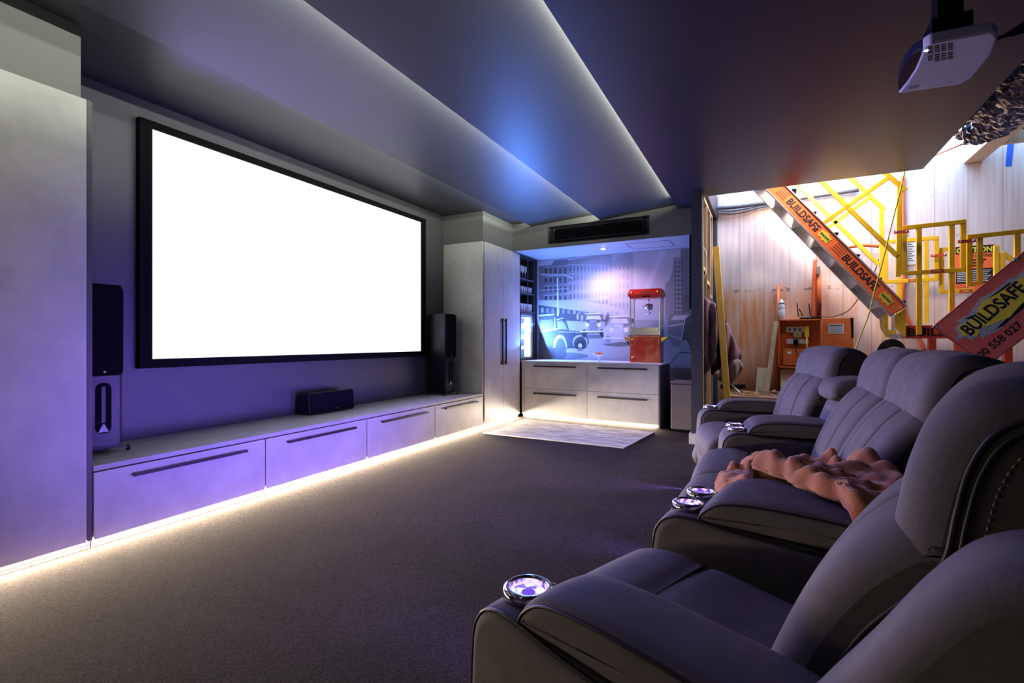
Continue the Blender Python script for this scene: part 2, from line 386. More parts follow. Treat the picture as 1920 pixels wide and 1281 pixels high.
# ================================================================== THE ROOM
XD, XW = -3.44, -4.11          # cabinet door plane, screen wall plane
fl = MB().mat('carpet'); fl.box((XW - .1, -1.6, -.05), (3.4, 6.35, 0)); fl.box((XW - .1, 6.35, -.05), (-.62, 7.75, 0))
struct('floor', fl)
sf = MB(); M['slab'] = noisy('dusty brown slab', (.22, .10, .05), (.35, .20, .13), 5, .8); sf.mat('slab').box((-.62, 6.35, -.06), (3.4, 7.8, -.002)); struct('floor_stairwell', sf)
struct('wall_left', MB().mat('charcoal').box((XW - .12, -1.6, 0), (XW, 7.75, 3.05)))
# mural wall behind the bar
YM = 7.62
struct('wall_bar', MB().mat('charcoal').box((XW, YM + .004, 0), (-.60, YM + .13, 3.05)))
struct('wall_back', MB().mat('charcoal').box((XW, -1.72, 0), (3.4, -1.6, 3.05)))
struct('wall_right', MB().mat('post').box((3.4, -1.7, 0), (3.52, 7.9, 4.9)))
# far wall of the stairwell with a step in it
fw_ = MB().mat('formwork').box((-.60, 7.75, -.05), (1.36, 7.87, 4.9)).box((1.36, 7.69, -.05), (3.4, 7.87, 4.9))
struct('wall_stairwell', fw_, origin=(0, 0, 0))
# wing wall / post with stud framing behind
struct('wall_post', MB().mat('post').box((-.752, 6.02, 0), (-.635, 6.14, 2.94)))
struct('baseboard_post', MB().mat('white').box((-.775, 5.995, 0), (-.63, 6.018, .125)).box((-.775, 6.018, 0), (-.754, 6.14, .125)))
sw = MB().mat('post').box((-.752, 6.142, 0), (-.73, YM, 3.05)); struct('wall_wing', sw)
st_ = MB().mat('pine')
for y0, y1 in ((6.16, 6.205), (6.56, 6.605), (6.98, 7.025), (7.30, 7.345)): st_.box((-.724, y0, .05), (-.634, y1, 2.9))
st_.box((-.724, 6.16, .002), (-.634, 7.345, .048)); st_.box((-.724, 6.16, 2.90), (-.634, 7.345, 2.94))
for y0, y1, z in ((6.207, 6.558, 2.05), (6.607, 6.978, 1.93), (7.027, 7.298, 1.78), (6.207, 6.558, 1.0), (6.607, 6.978, .9)): st_.box((-.724, y0, z), (-.634, y1, z + .045))
struct('trim_stud_frame', st_)
cbl = MB().mat('cable_black'); cbl = MB().mat('paper'); cbl.tube(smooth_loop([(-.66, 6.3, 2.35), (-.625, 6.33, 2.28), (-.62, 6.36, 2.15), (-.63, 6.36, 2.02), (-.67, 6.34, 1.95)], 16, False), .008)
cbl.build('white_cable', label='short white cable looping out of the bare stud wall', cat='cable')

# ceiling: flat margin, two tilted panels, flat main ceiling with the stairwell opening
T = .35
def slab_prof(name, x0, z0, x1, z1, y0, y1, key, top=3.3):
    mb = MB().mat(key); mb.prism([(x0, y0, z0), (x1, y0, z1), (x1, y0, top), (x0, y0, top)], (0, y1 - y0, 0)); return struct(name, mb)
slab_prof('ceiling_margin', XW, 3.0, -3.08, 3.0, -1.6, 7.75, 'ceiling')
# panels: thin boards with a small lip, the LED sits on the lip
def panel(name, x0, z0, x1, z1, key):
    mb = MB().mat(key); mb.prism([(x0, -1.6, z0), (x1, -1.6, z1), (x1, -1.6, z1 + .02), (x0 + .03, -1.6, z0 + .0225), (x0, -1.6, z0 + .0225)], (0, 8.3, 0)); return struct(name, mb)
panel('ceiling_panel_1', -3.12, 2.935, -1.96, 3.012, 'ceiling')
panel('ceiling_panel_2', -2.045, 2.905, -.93, 3.004, 'ceiling')
mc = MB().mat('mainceil')
X2, Y1 = 1.43, 6.285
mc.box((-1.0, -1.6, 2.94), (X2, Y1, 2.96)); mc.box((-.93, -1.6, 2.962), (X2, Y1, 3.3)); mc.box((-1.0, Y1, 2.94), (-.63, 6.7, 2.96)); mc.box((X2, -1.6, 2.94), (3.4, 3.6, 3.3))
mc.box((-1.0, 6.28, 2.962), (-.6, 7.75, 3.3))
struct('ceiling', mc)
struct('ceiling_upper', MB().mat('ceiling').box((-3.08, -1.6, 3.04), (-.93, 7.75, 3.3)))
# bulkheads over the tall cabinets and the bar
struct('wall_bulkhead_left', MB().mat('bulk').box((XW, -1.6, 2.586), (-3.465, 1.345, 2.999)))
bk = MB().mat('bulk').box((XW, 5.80, 2.586), (-3.445, 7.62, 2.999)); struct('wall_bulkhead_tall', bk)
bb = MB().mat('bulk').box((-3.443, 6.70, 2.589), (-2.86, 7.62, 2.90)).box((-2.86, 6.86, 2.589), (-1.37, 7.62, 2.90)).box((-1.37, 6.70, 2.589), (-.754, 7.62, 2.90))
bb.box((-3.443, 6.70, 2.90), (-.754, 7.62, 3.04)); bb.box((-2.86, 6.70, 2.589), (-1.37, 6.86, 2.64))
struct('wall_bulkhead_bar', bb)
# soffit facing (pale) with an access panel outline
sfm = MB(); M['soffit'] = plain('satin soffit paint', (.42, .40, .44), .35); sfm.mat('soffit').box((-3.40, 6.702, 2.585), (-.754, 7.615, 2.5885))
struct('ceiling_soffit', sfm)
ap = MB().mat('gloss_black'); 
for a, b in (((-1.75, 6.93), (-1.15, 6.93)), ((-1.15, 6.93), (-1.15, 7.35)), ((-1.75, 6.93), (-1.75, 7.35)), ((-1.75, 7.35), (-1.15, 7.35))): ap.bar((*a, 2.5835), (*b, 2.5835), .004, .002, (0, 0, 1))
struct('trim_access_panel', ap)
ds = MB().mat('black').box((-.86, 6.70, 1.62), (-.81, 6.73, 2.584)); struct('trim_dark_strip', ds)

# daylight well above the opening
struct('wall_upper_well', MB().mat('formwork').box((-.72, 6.30, 3.3), (-.60, 7.75, 4.9)), origin=(0, 0, 0))

# ------------------------------------------------------------------ cabinets
def cab_handle(mb, a, b, axis, out, th=.022):
    pass
low = [1.392, 2.489, 3.579, 4.687, 5.796]
hand = [(1.586, 2.323), (2.675, 3.418), (3.773, 4.528), (4.875, 5.643)]
labs = ['wide grey drawer cabinet nearest the camera, beneath the left tower speaker', 'grey drawer cabinet just left of the one beneath the black centre speaker\'s right end',
        'grey drawer cabinet third along the low run, past the centre speaker', 'grey drawer cabinet beside the tall two-door cupboard, below the right tower speaker']
labs[1] = 'grey drawer cabinet beneath the black centre speaker, second of the low run from the camera'
for i in range(4):
    y0, y1 = low[i] + .002, low[i + 1] - .002
    root = empty('drawer_cabinet', (-3.77, (y0 + y1) / 2, 0), labs[i], 'cabinet', 'low drawer cabinets under the screen')
    MB().mat('carcass').box((XW + .005, y0, .09), (XD - .022, y1, .444)).build('body', root)
    dr = MB().mat('laminate').box((XD - .02, y0 + .0025, .05), (XD, y1 - .0025, .438)).build('drawer', root, bevel=.0015, origin=(XD, (y0 + y1) / 2, .05))
    h0, h1 = hand[i]
    hb = MB().mat('handle').box((XD + .012, h0, .374), (XD + .034, h1, .392)).box((XD + .0005, h0 + .01, .377), (XD + .012, h0 + .03, .389)).box((XD + .0005, h1 - .03, .377), (XD + .012, h1 - .01, .389))
    hb.build('handle', dr, bevel=.001)
    MB().mat('kick').box((XD - .045, y0, .001), (XD - .030, y1, .089)).build('kickboard', root)
MB().mat('worktop').box((XW + .003, 1.394, .447), (XD, 5.795, .477)).build('worktop', bevel=.001, label='long pale grey worktop running under the projector screen', cat='worktop')
# tall cabinet at the left edge
root = empty('tall_cabinet', (-3.77, .5, 0), 'tall grey cupboard filling the left edge of the picture', 'cabinet')
MB().mat('carcass').box((XW + .005, -.5, .09), (XD - .022, 1.362, 2.582)).build('body', root)
MB().mat('laminate').box((XD - .02, .30, .05), (XD, 1.3625, 2.582)).build('door', root, bevel=.0015)
MB().mat('laminate').box((XD - .02, -.5, .05), (XD, .297, 2.582)).build('door', root, bevel=.0015)
MB().mat('gable').box((XW + .005, 1.3655, .05), (XD - .004, 1.390, 2.582)).build('side_panel', root)
MB().mat('kick').box((XD - .045, -.5, .001), (XD - .030, 1.390, .049)).build('kickboard', root)
# tall two-door cupboard
root = empty('tall_cabinet', (-3.77, 6.36, 0), 'tall pale grey two-door cupboard with paired black handles, right of the screen', 'cabinet')
MB().mat('carcass').box((XW + .005, 5.826, .09), (XD - .022, 6.935, 2.584)).build('body', root)
MB().mat('laminate').box((XW + .005, 5.80, .478), (XD - .012, 5.824, 2.584)).build('side_panel', root, bevel=.001)
d1 = MB().mat('laminate').box((XD - .02, 5.838, .05), (XD, 6.378, 2.584)).build('door', root, bevel=.0015)
d2 = MB().mat('laminate').box((XD - .02, 6.382, .05), (XD, 6.937, 2.584)).build('door', root, bevel=.0015)
for dd, y in ((d1, 6.322), (d2, 6.432)):
    MB().mat('handle').box((XD + .012, y - .010, .85), (XD + .034, y + .010, 1.537)).box((XD + .0005, y - .008, .87), (XD + .012, y + .008, .90)).box((XD + .0005, y - .008, 1.49), (XD + .012, y + .008, 1.52)).build('handle', dd, bevel=.001)
MB().mat('kick').box((XD - .045, 5.80, .001), (XD - .030, 6.93, .089)).build('kickboard', root)

# ------------------------------------------------------------------ screen
root = empty('projector_screen', (-4.07, 3.61, 1.0), 'large white projection screen in a black frame on the left wall', 'projector screen')
sy0, sy1, sz0, sz1 = 2.005, 5.235, 1.066, 2.79
xs = -4.075
MB().mat('screen').box((xs - .01, sy0, sz0), (xs, sy1, sz1)).build('screen_surface', root)
fm = MB().mat('black')
fb, ft, fs_ = .068, .055, .085
fm.box((XW + .002, sy0 - fs_, sz0 - fb), (xs + .02, sy1 + fs_, sz0 - .001)); fm.box((XW + .002, sy0 - fs_, sz1 + .001), (xs + .02, sy1 + fs_, sz1 + ft))
fm.box((XW + .002, sy0 - fs_, sz0 - .001), (xs + .02, sy0 - .001, sz1 + .001)); fm.box((XW + .002, sy1 + .001, sz0 - .001), (xs + .02, sy1 + fs_, sz1 + .001))
fo = fm.build('frame', root)
tx = MB(); text_mesh(tx, 'MC', (xs + .0215, 5.16, 1.022), (0, 1, 0), (0, 0, 1), .022, .05, key='silver', bold=.02); tx.build('badge', fo, label='small silver maker badge on the frame')

# ------------------------------------------------------------------ speakers
def tower(loc, rz, label):
    root = empty('tower_speaker', loc, label, 'speaker', 'tower speakers either side of the screen')
    c, s = math.cos(rz), math.sin(rz); O = Vector(loc)
    def L(x, y, z): return O + Vector((x * c - y * s, x * s + y * c, z))      # +x = front
    def prof(xf, w, xb, wb, z):  return [L(xf, -w, z), L(xf, w, z), L(xb, wb, z), L(xb, -wb, z)]
    b = MB().mat('gloss_black'); W_, D_ = .108, .29
    pts = []
    for k in range(5): a = k / 4 * PI / 2; pts.append((0 - .02 + .02 * math.sin(a), W_ - .02 + .02 * math.cos(a)))
    pts = pts[::-1] if False else pts
    outline = [(-D_, -W_ + .01), (-D_ + .01, -W_)] + [(-.02 + .02 * math.sin(a), -W_ + .02 - .02 * math.cos(a)) for a in [k / 4 * PI / 2 for k in range(5)]] + [(-.02 + .02 * math.cos(a), W_ - .02 + .02 * math.sin(a)) for a in [k / 4 * PI / 2 for k in range(5)]] + [(-D_ + .01, W_), (-D_, W_ - .01)]
    b.prism([L(x, y, .045) for x, y in outline], (0, 0, 1.045)); b.build('cabinet', root, bevel=.004)
    # cloth grille with rounded corners
    g = MB().mat('grille_cloth'); gp = []
    w2, z0, z1, r = W_ - .006, .50, 1.082, .03
    for (cy, cz, a0) in ((w2 - r, z1 - r, 0), (-w2 + r, z1 - r, 90), (-w2 + r, z0 + r, 180), (w2 - r, z0 + r, 270)):
        for k in range(6): a = math.radians(a0 + k * 18); gp.append((cy + r * math.cos(a), cz + r * math.sin(a)))
    g.prism([L(.001, y, z) for y, z in gp], L(.018, 0, 0) - L(0, 0, 0)); g.build('grille', root, bevel=.004)
    lg = MB().mat('silver'); lg.lathe([(.0, .002), (.008, .002), (.008, 0)], L(.0195, 0, .527), 12, L(1, 0, 0) - L(0, 0, 0)); lg.build('badge', root)
    # reflex slot with a cone at its foot
    sl = MB().mat('grille_cloth'); sp = []
    w3, z0, z1, r = .042, .13, .455, .04
    for (cy, cz, a0) in ((w3 - r, z1 - r, 0), (-w3 + r, z1 - r, 90), (-w3 + r, z0 + r, 180), (w3 - r, z0 + r, 270)):
        for k in range(6): a = math.radians(a0 + k * 18); sp.append((cy + r * math.cos(a), cz + r * math.sin(a)))
    sl.prism([L(.0005, y, z) for y, z in sp], L(.003, 0, 0) - L(0, 0, 0)); sl.mat('gloss_black').prism([L(.0037, -.010, .20), L(.0037, .010, .20), L(.0037, .010, .43), L(.0037, -.010, .43)], L(.002, 0, 0) - L(0, 0, 0))
    sl.mat('sign_grey').prism([L(.0037, -.026, .14), L(.0037, .026, .14), L(.0037, .004, .19), L(.0037, -.004, .19)], L(.003, 0, 0) - L(0, 0, 0))
    sl.build('reflex_slot', root)
    pl = MB().mat('gloss_black').prism([L(-D_ - .0, -W_ + .01, .028), L(-.01, -W_ + .01, .028), L(-.01, W_ - .01, .028), L(-D_, W_ - .01, .028)], (0, 0, .016)); pl.build('plinth', root)
    for x, y in ((.0, -.135), (.0, .135), (-.28, -.135), (-.28, .135)):
        ft_ = MB().mat('silver').bar(L(x - .02, y * .6, .022), L(x, y, .022), .02, .008, (0, 0, 1)); ft_.mat('gloss_black').lathe([(.012, 0), (.012, .014), (.008, .034), (.008, .036)], L(x, y, .0), 12); ft_.build('foot', root)
    return root
tower((-3.76, 1.575, .4775), -.06, 'black tower speaker at the left end of the worktop, beside the tall left cupboard')
tower((-3.75, 5.46, .4775), -.05, 'black tower speaker at the right end of the worktop, right of the screen')
root = empty('centre_speaker', (-3.99, 3.575, .4775), 'low wide black centre speaker on the worktop beneath the screen', 'speaker')
cs = MB().mat('gloss_black'); z0 = .4785
cs.prism([(-3.90, 3.29, z0), (-3.915, 3.29, z0 + .215), (-4.085, 3.29, z0 + .195), (-4.095, 3.29, z0)], (0, .575, 0)); cs.build('cabinet', root, bevel=.012, seg=3)
g = MB().mat('grille_cloth'); g.prism([(-3.899, 3.297, z0 + .02), (-3.884, 3.302, z0 + .024), (-3.898, 3.312, z0 + .203), (-3.913, 3.305, z0 + .207)], (0, 0, 0)) if False else None
g.prism([(-3.899, 3.30, z0 + .018), (-3.883, 3.30, z0 + .02), (-3.898, 3.30, z0 + .203), (-3.914, 3.30, z0 + .205)], (0, .555, 0)); g.build('grille', root, bevel=.006, seg=3)
MB().mat('silver').lathe([(0, .003), (.008, .003), (.008, 0)], (-3.882, 3.62, z0 + .04), 12, (1, 0, .08)).build('badge', root)

# ------------------------------------------------------------------ bar unit (a hair off square)
BO = Vector((-3.418, 6.955, 0)); bx_ = Vector((2.19, -.105, 0)).normalized(); by_ = Vector((-bx_.y, bx_.x, 0))
def B(a, d, z): return BO + bx_ * a + by_ * d + Vector((0, 0, z))
def bplane(px, py):
    d = ray(px, py); t = (BO - Vector((0, 0, EYE))).dot(by_) / d.dot(by_); P = Vector((0, 0, EYE)) + d * t; return (P - BO).dot(bx_), P.z
def bbox(mb, a0, a1, d0, d1, z0, z1): return mb.prism([B(a0, d0, z0), B(a1, d0, z0), B(a1, d1, z0), B(a0, d1, z0)], (0, 0, z1 - z0))
aL, aM, aR = bplane(983.4, 700)[0], bplane(1100.7, 700)[0], bplane(1235, 700)[0]
root = empty('bar_cabinet', B(1.1, .3, 0), 'pale grey four-drawer bar cabinet in the alcove under the street mural', 'cabinet')
bbox(MB().mat('carcass'), aL, aR - .001, .022, .60, .09, .868).build('body', root)
ztop = [(.463, .864), (.05, .459)]
for (a0, a1, ha, hb_) in ((aL, aM, bplane(1001, 690)[0], bplane(1080, 690)[0]), (aM, aR, bplane(1121, 690)[0], bplane(1213, 690)[0])):
    for k, (z0, z1) in enumerate(ztop):
        dr = bbox(MB().mat('laminate'), a0 + .002, a1 - .002, 0, .02, z0, z1).build('drawer', root, bevel=.0015)
        hz = (.80, .375)[k]
        hh = MB().mat('handle'); bbox(hh, ha, hb_, -.032, -.012, hz, hz + .022); bbox(hh, ha + .01, ha + .03, -.012, -.0005, hz + .003, hz + .018); bbox(hh, hb_ - .03, hb_ - .01, -.012, -.0005, hz + .003, hz + .018)
        hh.build('handle', dr, bevel=.001)
bbox(MB().mat('laminate'), .005, aL - .002, .0, .02, .05, .864).build('filler_strip', root)
bbox(MB().mat('gable'), aR, aR + .02, -.001, .60, .002, .868).build('side_panel', root)
bbox(MB().mat('kick'), .01, aR - .002, .035, .05, .001, .089).build('kickboard', root)
bbox(MB().mat('counter'), .0, aR + .045, -.01, .66, .869, .892).build('bar_counter', label='pale grey bar counter top under the street mural', cat='counter', bevel=.001)

# shelf unit with fridge, left side of the alcove (opens towards +X)
XS = -3.452
root = empty('shelf_unit', (-3.75, 7.27, .893), 'dark built-in glass shelf unit above the fridge beside the mural', 'shelf')
YA, YB = 6.962, 7.50
MB().mat('carcass').box((XS - .40, YA, 1.70), (XS - .38, YB, 2.58)).build('back_panel', root)
MB().mat('carcass').box((XS - .38, YA, .893), (XS, YA + .018, 2.58)).build('side_panel', root)
MB().mat('carcass').box((XS - .38, YB, .893), (XS, YB + .03, 2.58)).build('side_panel', root)
MB().mat('carcass').box((XS - .38, YA + .02, 2.545), (XS, YB - .002, 2.58)).build('top_panel', root)
shz = [2.20, 1.975, 1.665]
for z in shz: MB().mat('gable').box((XS - .375, YA + .02, z), (XS - .005, YB - .002, z + .018)).build('shelf', root)
MB().mat('gable').box((XS - .012, 7.262, 1.69), (XS - .002, 7.272, 2.54)).build('mullion', root)
def stem_glass(loc, label):
    mb = MB().mat('glassware'); mb.lathe([(.028, 0), (.028, .003), (.004, .008), (.0035, .09), (.010, .105), (.026, .135), (.027, .215), (.025, .215), (.024, .14), (.0, .112)], loc, 14)
    return mb.build('champagne_glass', origin=loc, label=label, cat='glass', group='stemmed glasses on the top shelf')
def tumbler(loc, label, grp, h=.095, r=.032):
    mb = MB().mat('glassware'); mb.lathe([(r * .8, 0), (r, h), (r - .003, h), (r * .75, .012), (0, .010)], loc, 12)
    return mb.build('tumbler_glass', origin=loc, label=label, cat='glass', group=grp)
g0 = None
def dup(o, loc, label=None):
    c = o.copy(); COL.objects.link(c); c.location = loc
    if label: c['label'] = label
    for ch in o.children:
        d = ch.copy(); COL.objects.link(d); d.parent = c
        for e in ch.children: e2 = e.copy(); COL.objects.link(e2); e2.parent = d
    return c
ORD = ['nearest the tall cupboard', 'second from the tall cupboard', 'third from the tall cupboard', 'fourth from the tall cupboard', 'fifth from the tall cupboard', 'sixth from the tall cupboard, nearest the mural']
zz = shz[0] + .0185
for j, y in enumerate((7.03, 7.12, 7.205, 7.30)):
    l = 'slim stemmed glass on the top shelf, ' + ORD[j]
    if g0 is None: g0 = stem_glass((XS - .07, y, zz), l)
    else: dup(g0, (XS - .07, y, zz), l)
for (z, gname, lab) in ((shz[1] + .0185, 'tumblers on the middle shelf', 'small tumbler, middle shelf'), (shz[2] + .0185, 'tumblers above the fridge', 'tumbler above the fridge')):
    g1 = None; hh = .10 if z > 1.9 else .13
    for row, xo in enumerate((.05, .13)):
        for j, y in enumerate((7.03, 7.115, 7.20, 7.285, 7.37, 7.45)):
            lb_ = ('front' if row == 0 else 'back') + ' row ' + lab + ', ' + ORD[j]
            if g1 is None: g1 = tumbler((XS - xo, y, z), lb_, gname, hh)
            else: dup(g1, (XS - xo, y, z), lb_)
root = empty('bar_fridge', (-3.62, 7.23, .8925), 'glass-door bar fridge glowing white and blue at the left of the counter', 'fridge')
fy0, fy1, fz0, fz1 = 6.985, 7.46, .895, 1.655
fr = MB().mat('gable'); fr.box((XS - .34, fy0, fz0), (XS - .32, fy1, fz1)).box((XS - .32, fy0, fz0), (XS - .02, fy0 + .012, fz1)).box((XS - .32, fy1 - .012, fz0), (XS - .02, fy1, fz1)).box((XS - .32, fy0, fz0), (XS - .02, fy1, fz0 + .02)).box((XS - .32, fy0, fz1 - .02), (XS - .02, fy1, fz1)); fr.build('body', root)
MB().mat('fridge_glow').box((XS - .315, fy0 + .014, fz0 + .022), (XS - .305, fy1 - .014, fz1 - .022)).build('back_light', root)
MB().mat('fridge_glow').box((XS - .30, fy1 - .022, fz0 + .04), (XS - .06, fy1 - .014, fz1 - .05)).build('side_light', root)
MB().mat('fridge_tube').box((XS - .05, fy1 - .10, fz0 + .05), (XS - .035, fy1 - .032, fz1 - .06)).build('led_tube', root)
for z in (1.12, 1.31, 1.49): MB().mat('steel').box((XS - .30, fy0 + .02, z), (XS - .06, fy1 - .05, z + .006)).build('shelf', root)
fdo = MB().mat('glassware'); fdo.mat('gable'); q = .028
fdo.box((XS - .018, fy0, fz0), (XS - .001, fy0 + q, fz1)).box((XS - .018, fy1 - q, fz0), (XS - .001, fy1, fz1)).box((XS - .018, fy0, fz0), (XS - .001, fy1, fz0 + q)).box((XS - .018, fy0, fz1 - q * 1.4), (XS - .001, fy1, fz1))
fd = fdo.build('door', root); MB().mat('glass').box((XS - .012, fy0 + q, fz0 + q), (XS - .009, fy1 - q, fz1 - q * 1.4)).build('pane', fd)
M['can'] = plain('pale drink can', (.75, .7, .7), .3); M['can2'] = plain('red drink can', (.85, .4, .35), .3); M['can3'] = plain('green bottle glass', (.3, .75, .65), .2)
k = 0
protos = {}
for z, h, snm in ((fz0 + .0205, .15, 'fridge floor'), (1.1265, .11, 'lower fridge shelf'), (1.3165, .10, 'upper fridge shelf'), (1.4965, .08, 'top fridge shelf')):
    for j, y in enumerate((7.04, 7.13, 7.22, 7.31)):
        dlb = 'small drink on the ' + snm + ', ' + ORD[j]
        key = ('can', 'can2', 'can3', 'can')[(k * 7 + int(z * 10)) % 4]; k += 1
        if (key, h) not in protos:
            mb = MB().mat(key); mb.lathe([(.022, 0), (.026, .006), (.026, h - .012), (.018, h), (.0, h)], (XS - .12, y, z), 12)
            protos[(key, h)] = mb.build('drink_can', origin=(XS - .12, y, z), label=dlb, cat='drink', group='drinks in the bar fridge')
        else: dup(protos[(key, h)], (XS - .12, y, z), dlb)

# ------------------------------------------------------------------ street mural (a printed picture)
def mural():
    x0, x1, z0, z1 = -3.445, -.756, .45, 2.583; NX, NZ = 520, 412
    img = np.zeros((NZ, NX), float); gx, gz = np.meshgrid(np.linspace(x0, x1, NX), np.linspace(z0, z1, NZ))
    # pixel coordinate of every sample in the photograph's frame
    D = gx * _f.x + YM * _f.y; px = 960 + F_PX * (gx * _r.x + YM * _r.y) / D; py = 639.8 - F_PX * (gz - EYE) / D
    def poly(pts, val, a=1.):
        ins = np.zeros_like(px, bool); n = len(pts)
        for i in range(n):
            (xa, ya), (xb, yb) = pts[i], pts[(i + 1) % n]
            if ya == yb: continue
            c = ((ya > py) != (yb > py)) & (px < (xb - xa) * (py - ya) / (yb - ya) + xa); ins ^= c
        img[ins] = img[ins] * (1 - a) + val * a
    def ell(cx, cy, rx, ry, val, a=1., y0=-1e9, y1=1e9):
        m = (((px - cx) / rx) ** 2 + ((py - cy) / ry) ** 2 < 1) & (py > y0) & (py < y1); img[m] = img[m] * (1 - a) + val * a
    def line(a, b, w, val, al=1.):
        ax, ay = a; bx, by = b; L2 = (bx - ax) ** 2 + (by - ay) ** 2; t = np.clip(((px - ax) * (bx - ax) + (py - ay) * (by - ay)) / L2, 0, 1)
        d = np.hypot(px - ax - t * (bx - ax), py - ay - t * (by - ay)); m = d < w / 2; img[m] = img[m] * (1 - al) + val * al
    img[:] = .62 + .12 * np.clip((560 - py) / 100, 0, 1) * 0
    img[py > 600] = .50
    img[py > 640] = .44
    # --- corner building, left
    poly([(1010, 500), (1034, 497), (1040, 488), (1066, 486), (1066, 600), (1010, 600)], .30)
    poly([(1066, 484), (1108, 476), (1143, 483), (1143, 590), (1066, 598)], .34)
    poly([(1143, 492), (1166, 478), (1185, 470), (1190, 590), (1143, 590)], .52)
    poly([(1125, 478), (1147, 478), (1147, 585), (1125, 585)], .42)
    # far tower
    poly([(1170, 476), (1188, 476), (1188, 560), (1170, 560)], .50)
    for r in range(6):      # floors, converging to the right
        ya, yb = 500 + r * 17.5, 498 + r * 15.0
        line((1020, ya + 2), (1066, ya - 2), 1.2, .55); line((1066, ya - 4), (1143, yb), 1.6, .60)
        for c in range(5): x = 1022 + c * 9; poly([(x, ya + 3), (x + 4.2, ya + 3), (x + 4.2, ya + 12.5), (x, ya + 12.5)], .10 + .05 * (c % 2)); line((x + 4.8, ya + 2), (x + 4.8, ya + 13), .8, .58)
        for c in range(11):
            x = 1069 + c * 6.7; t = c / 11; y = ya - 2 + t * (yb - ya + 4); h = 10.5 - 2 * t
            poly([(x, y + 2.5), (x + 3.2, y + 2.5), (x + 3.2, y + h), (x, y + h)], .13); line((x + 4.4, y + 1), (x + 4.4, y + h + 2), 1.1, .66)
        for c in range(5):
            x = 1146 + c * 7.4; y = ya - 4; poly([(x, y + 2), (x + 2.4, y + 2), (x + 2.4, y + 10), (x, y + 10)], .36)
    line((1014, 515), (1060, 516), 3, .62); line((1060, 516), (1073, 522), 3, .62); line((1010, 545), (1066, 541), 2, .5)
    line((1066, 487), (1120, 478), 3, .6)
    # awning and shopfronts
    poly([(1010, 563), (1085, 562), (1150, 575), (1190, 590), (1190, 598), (1100, 585), (1010, 572)], .58)
    poly([(1010, 572), (1100, 585), (1190, 598), (1190, 606), (1010, 600)], .16)
    for c in range(16): x = 1014 + c * 10; poly([(x, 577 + c * .5), (x + 5, 577 + c * .5), (x + 5, 586 + c * .5), (x, 586 + c * .5)], .45 if c % 3 else .65, .6)
    line((1045, 522), (1046, 592), 2.4, .82)
    # right-hand buildings
    poly([(1247, 560), (1247, 532), (1256, 525), (1262, 500), (1262, 483), (1276, 482), (1276, 466), (1300, 462), (1300, 600), (1247, 600)], .42)
    poly([(1276, 470), (1300, 466), (1300, 600), (1280, 600)], .30)
    for r in range(12):
        for c in range(3): x = 1265 + c * 6; y = 490 + r * 8.5; poly([(x, y), (x + 3, y), (x + 3, y + 4.5), (x, y + 4.5)], .2)
        line((1290, 475 + r * 10), (1300, 474 + r * 10), 1, .55)
    ell(1292, 566, 12, 14, .22); poly([(1280, 566), (1300, 560), (1300, 592), (1280, 592)], .25)
    # --- road markings, crowd
    poly([(1010, 640), (1300, 640), (1300, 720), (1010, 720)], .50); poly([(1010, 690), (1300, 690), (1300, 900), (1010, 900)], .30)
    for c in range(14): ell(1083 + c * 4.2, 594 + (c % 3), 1.8, 6, .22 if c % 2 else .7, .8)
    poly([(1137, 590), (1142, 590), (1144, 603), (1146, 618), (1142, 618), (1139, 608), (1135, 618), (1133, 616), (1136, 602)], .18); ell(1139.5, 588, 2.2, 3, .3)
    # --- cars: side view, dark (left pair)
    def saloon(x, y, s, body, glass, flip=1):
        P_ = lambda a, b: (x + flip * a * s, y + b * s)
        poly([P_(-44, -36), P_(-38, -44), P_(-8, -46), P_(0, -40), P_(6, -22), P_(34, -20), P_(42, -14), P_(46, 2), P_(40, 14), P_(-46, 16), P_(-50, -4)], body)
        poly([P_(-40, -34), P_(-36, -41), P_(-24, -42), P_(-24, -24), P_(-40, -24)], glass); poly([P_(-21, -42), P_(-9, -42), P_(-3, -36), P_(2, -24), P_(-21, -24)], glass)
        line(P_(-44, -37), P_(-8, -47), 1.6 * s, .78); line(P_(-46, -20), P_(36, -18), 1.2 * s, .62)
        for wx in (-32, 28):
            ell(*P_(wx, 2), 15 * s, 15 * s, .50); ell(*P_(wx, 5), 13 * s, 14 * s, body * .8); ell(*P_(wx, 9), 9.5 * s, 10.5 * s, .06); ell(*P_(wx, 9), 4 * s, 4.6 * s, .6)
        line(P_(-50, 17), P_(48, 16), 1.5 * s, .55, .7)
    ell(1055, 668, 48, 7, .22, .8)
    saloon(1062, 640, .92, .13, .42, 1)
    poly([(1010, 592), (1036, 590), (1044, 597), (1046, 622), (1060, 630), (1062, 668), (1010, 676)], .17)
    line((1010, 592), (1038, 590), 2.6, .74); poly([(1012, 600), (1036, 599), (1040, 618), (1012, 620)], .30); line((1040, 596), (1041, 620), 1.6, .8); line((1012, 622), (1046, 617), 1.8, .8)
    ell(1050, 652, 13, 24, .62, 1, 0, 652); ell(1051, 656, 10.5, 22, .20)
    # front view cars
    def front(cx, cy, s, body, hood, plate=False):
        P_ = lambda a, b: (cx + a * s, cy + b * s)
        ell(*P_(0, 21), 26 * s, 4 * s, .20, .8)
        poly([P_(-20, -14), P_(-15, -24), P_(15, -25), P_(22, -14), P_(25, 14), P_(-25, 16)], body); poly([P_(-15, -14), P_(-12, -21), P_(13, -22), P_(17, -14)], .74)
        line(P_(-15, -25), P_(15, -26), 2 * s, .8)
        poly([P_(-7, -12), P_(7, -12), P_(8, 13), P_(-9, 13)], hood)
        for k_ in range(5): line(P_(-5 + k_ * 2.6, -8), P_(-6 + k_ * 3, 12), .7 * s, body * .5)
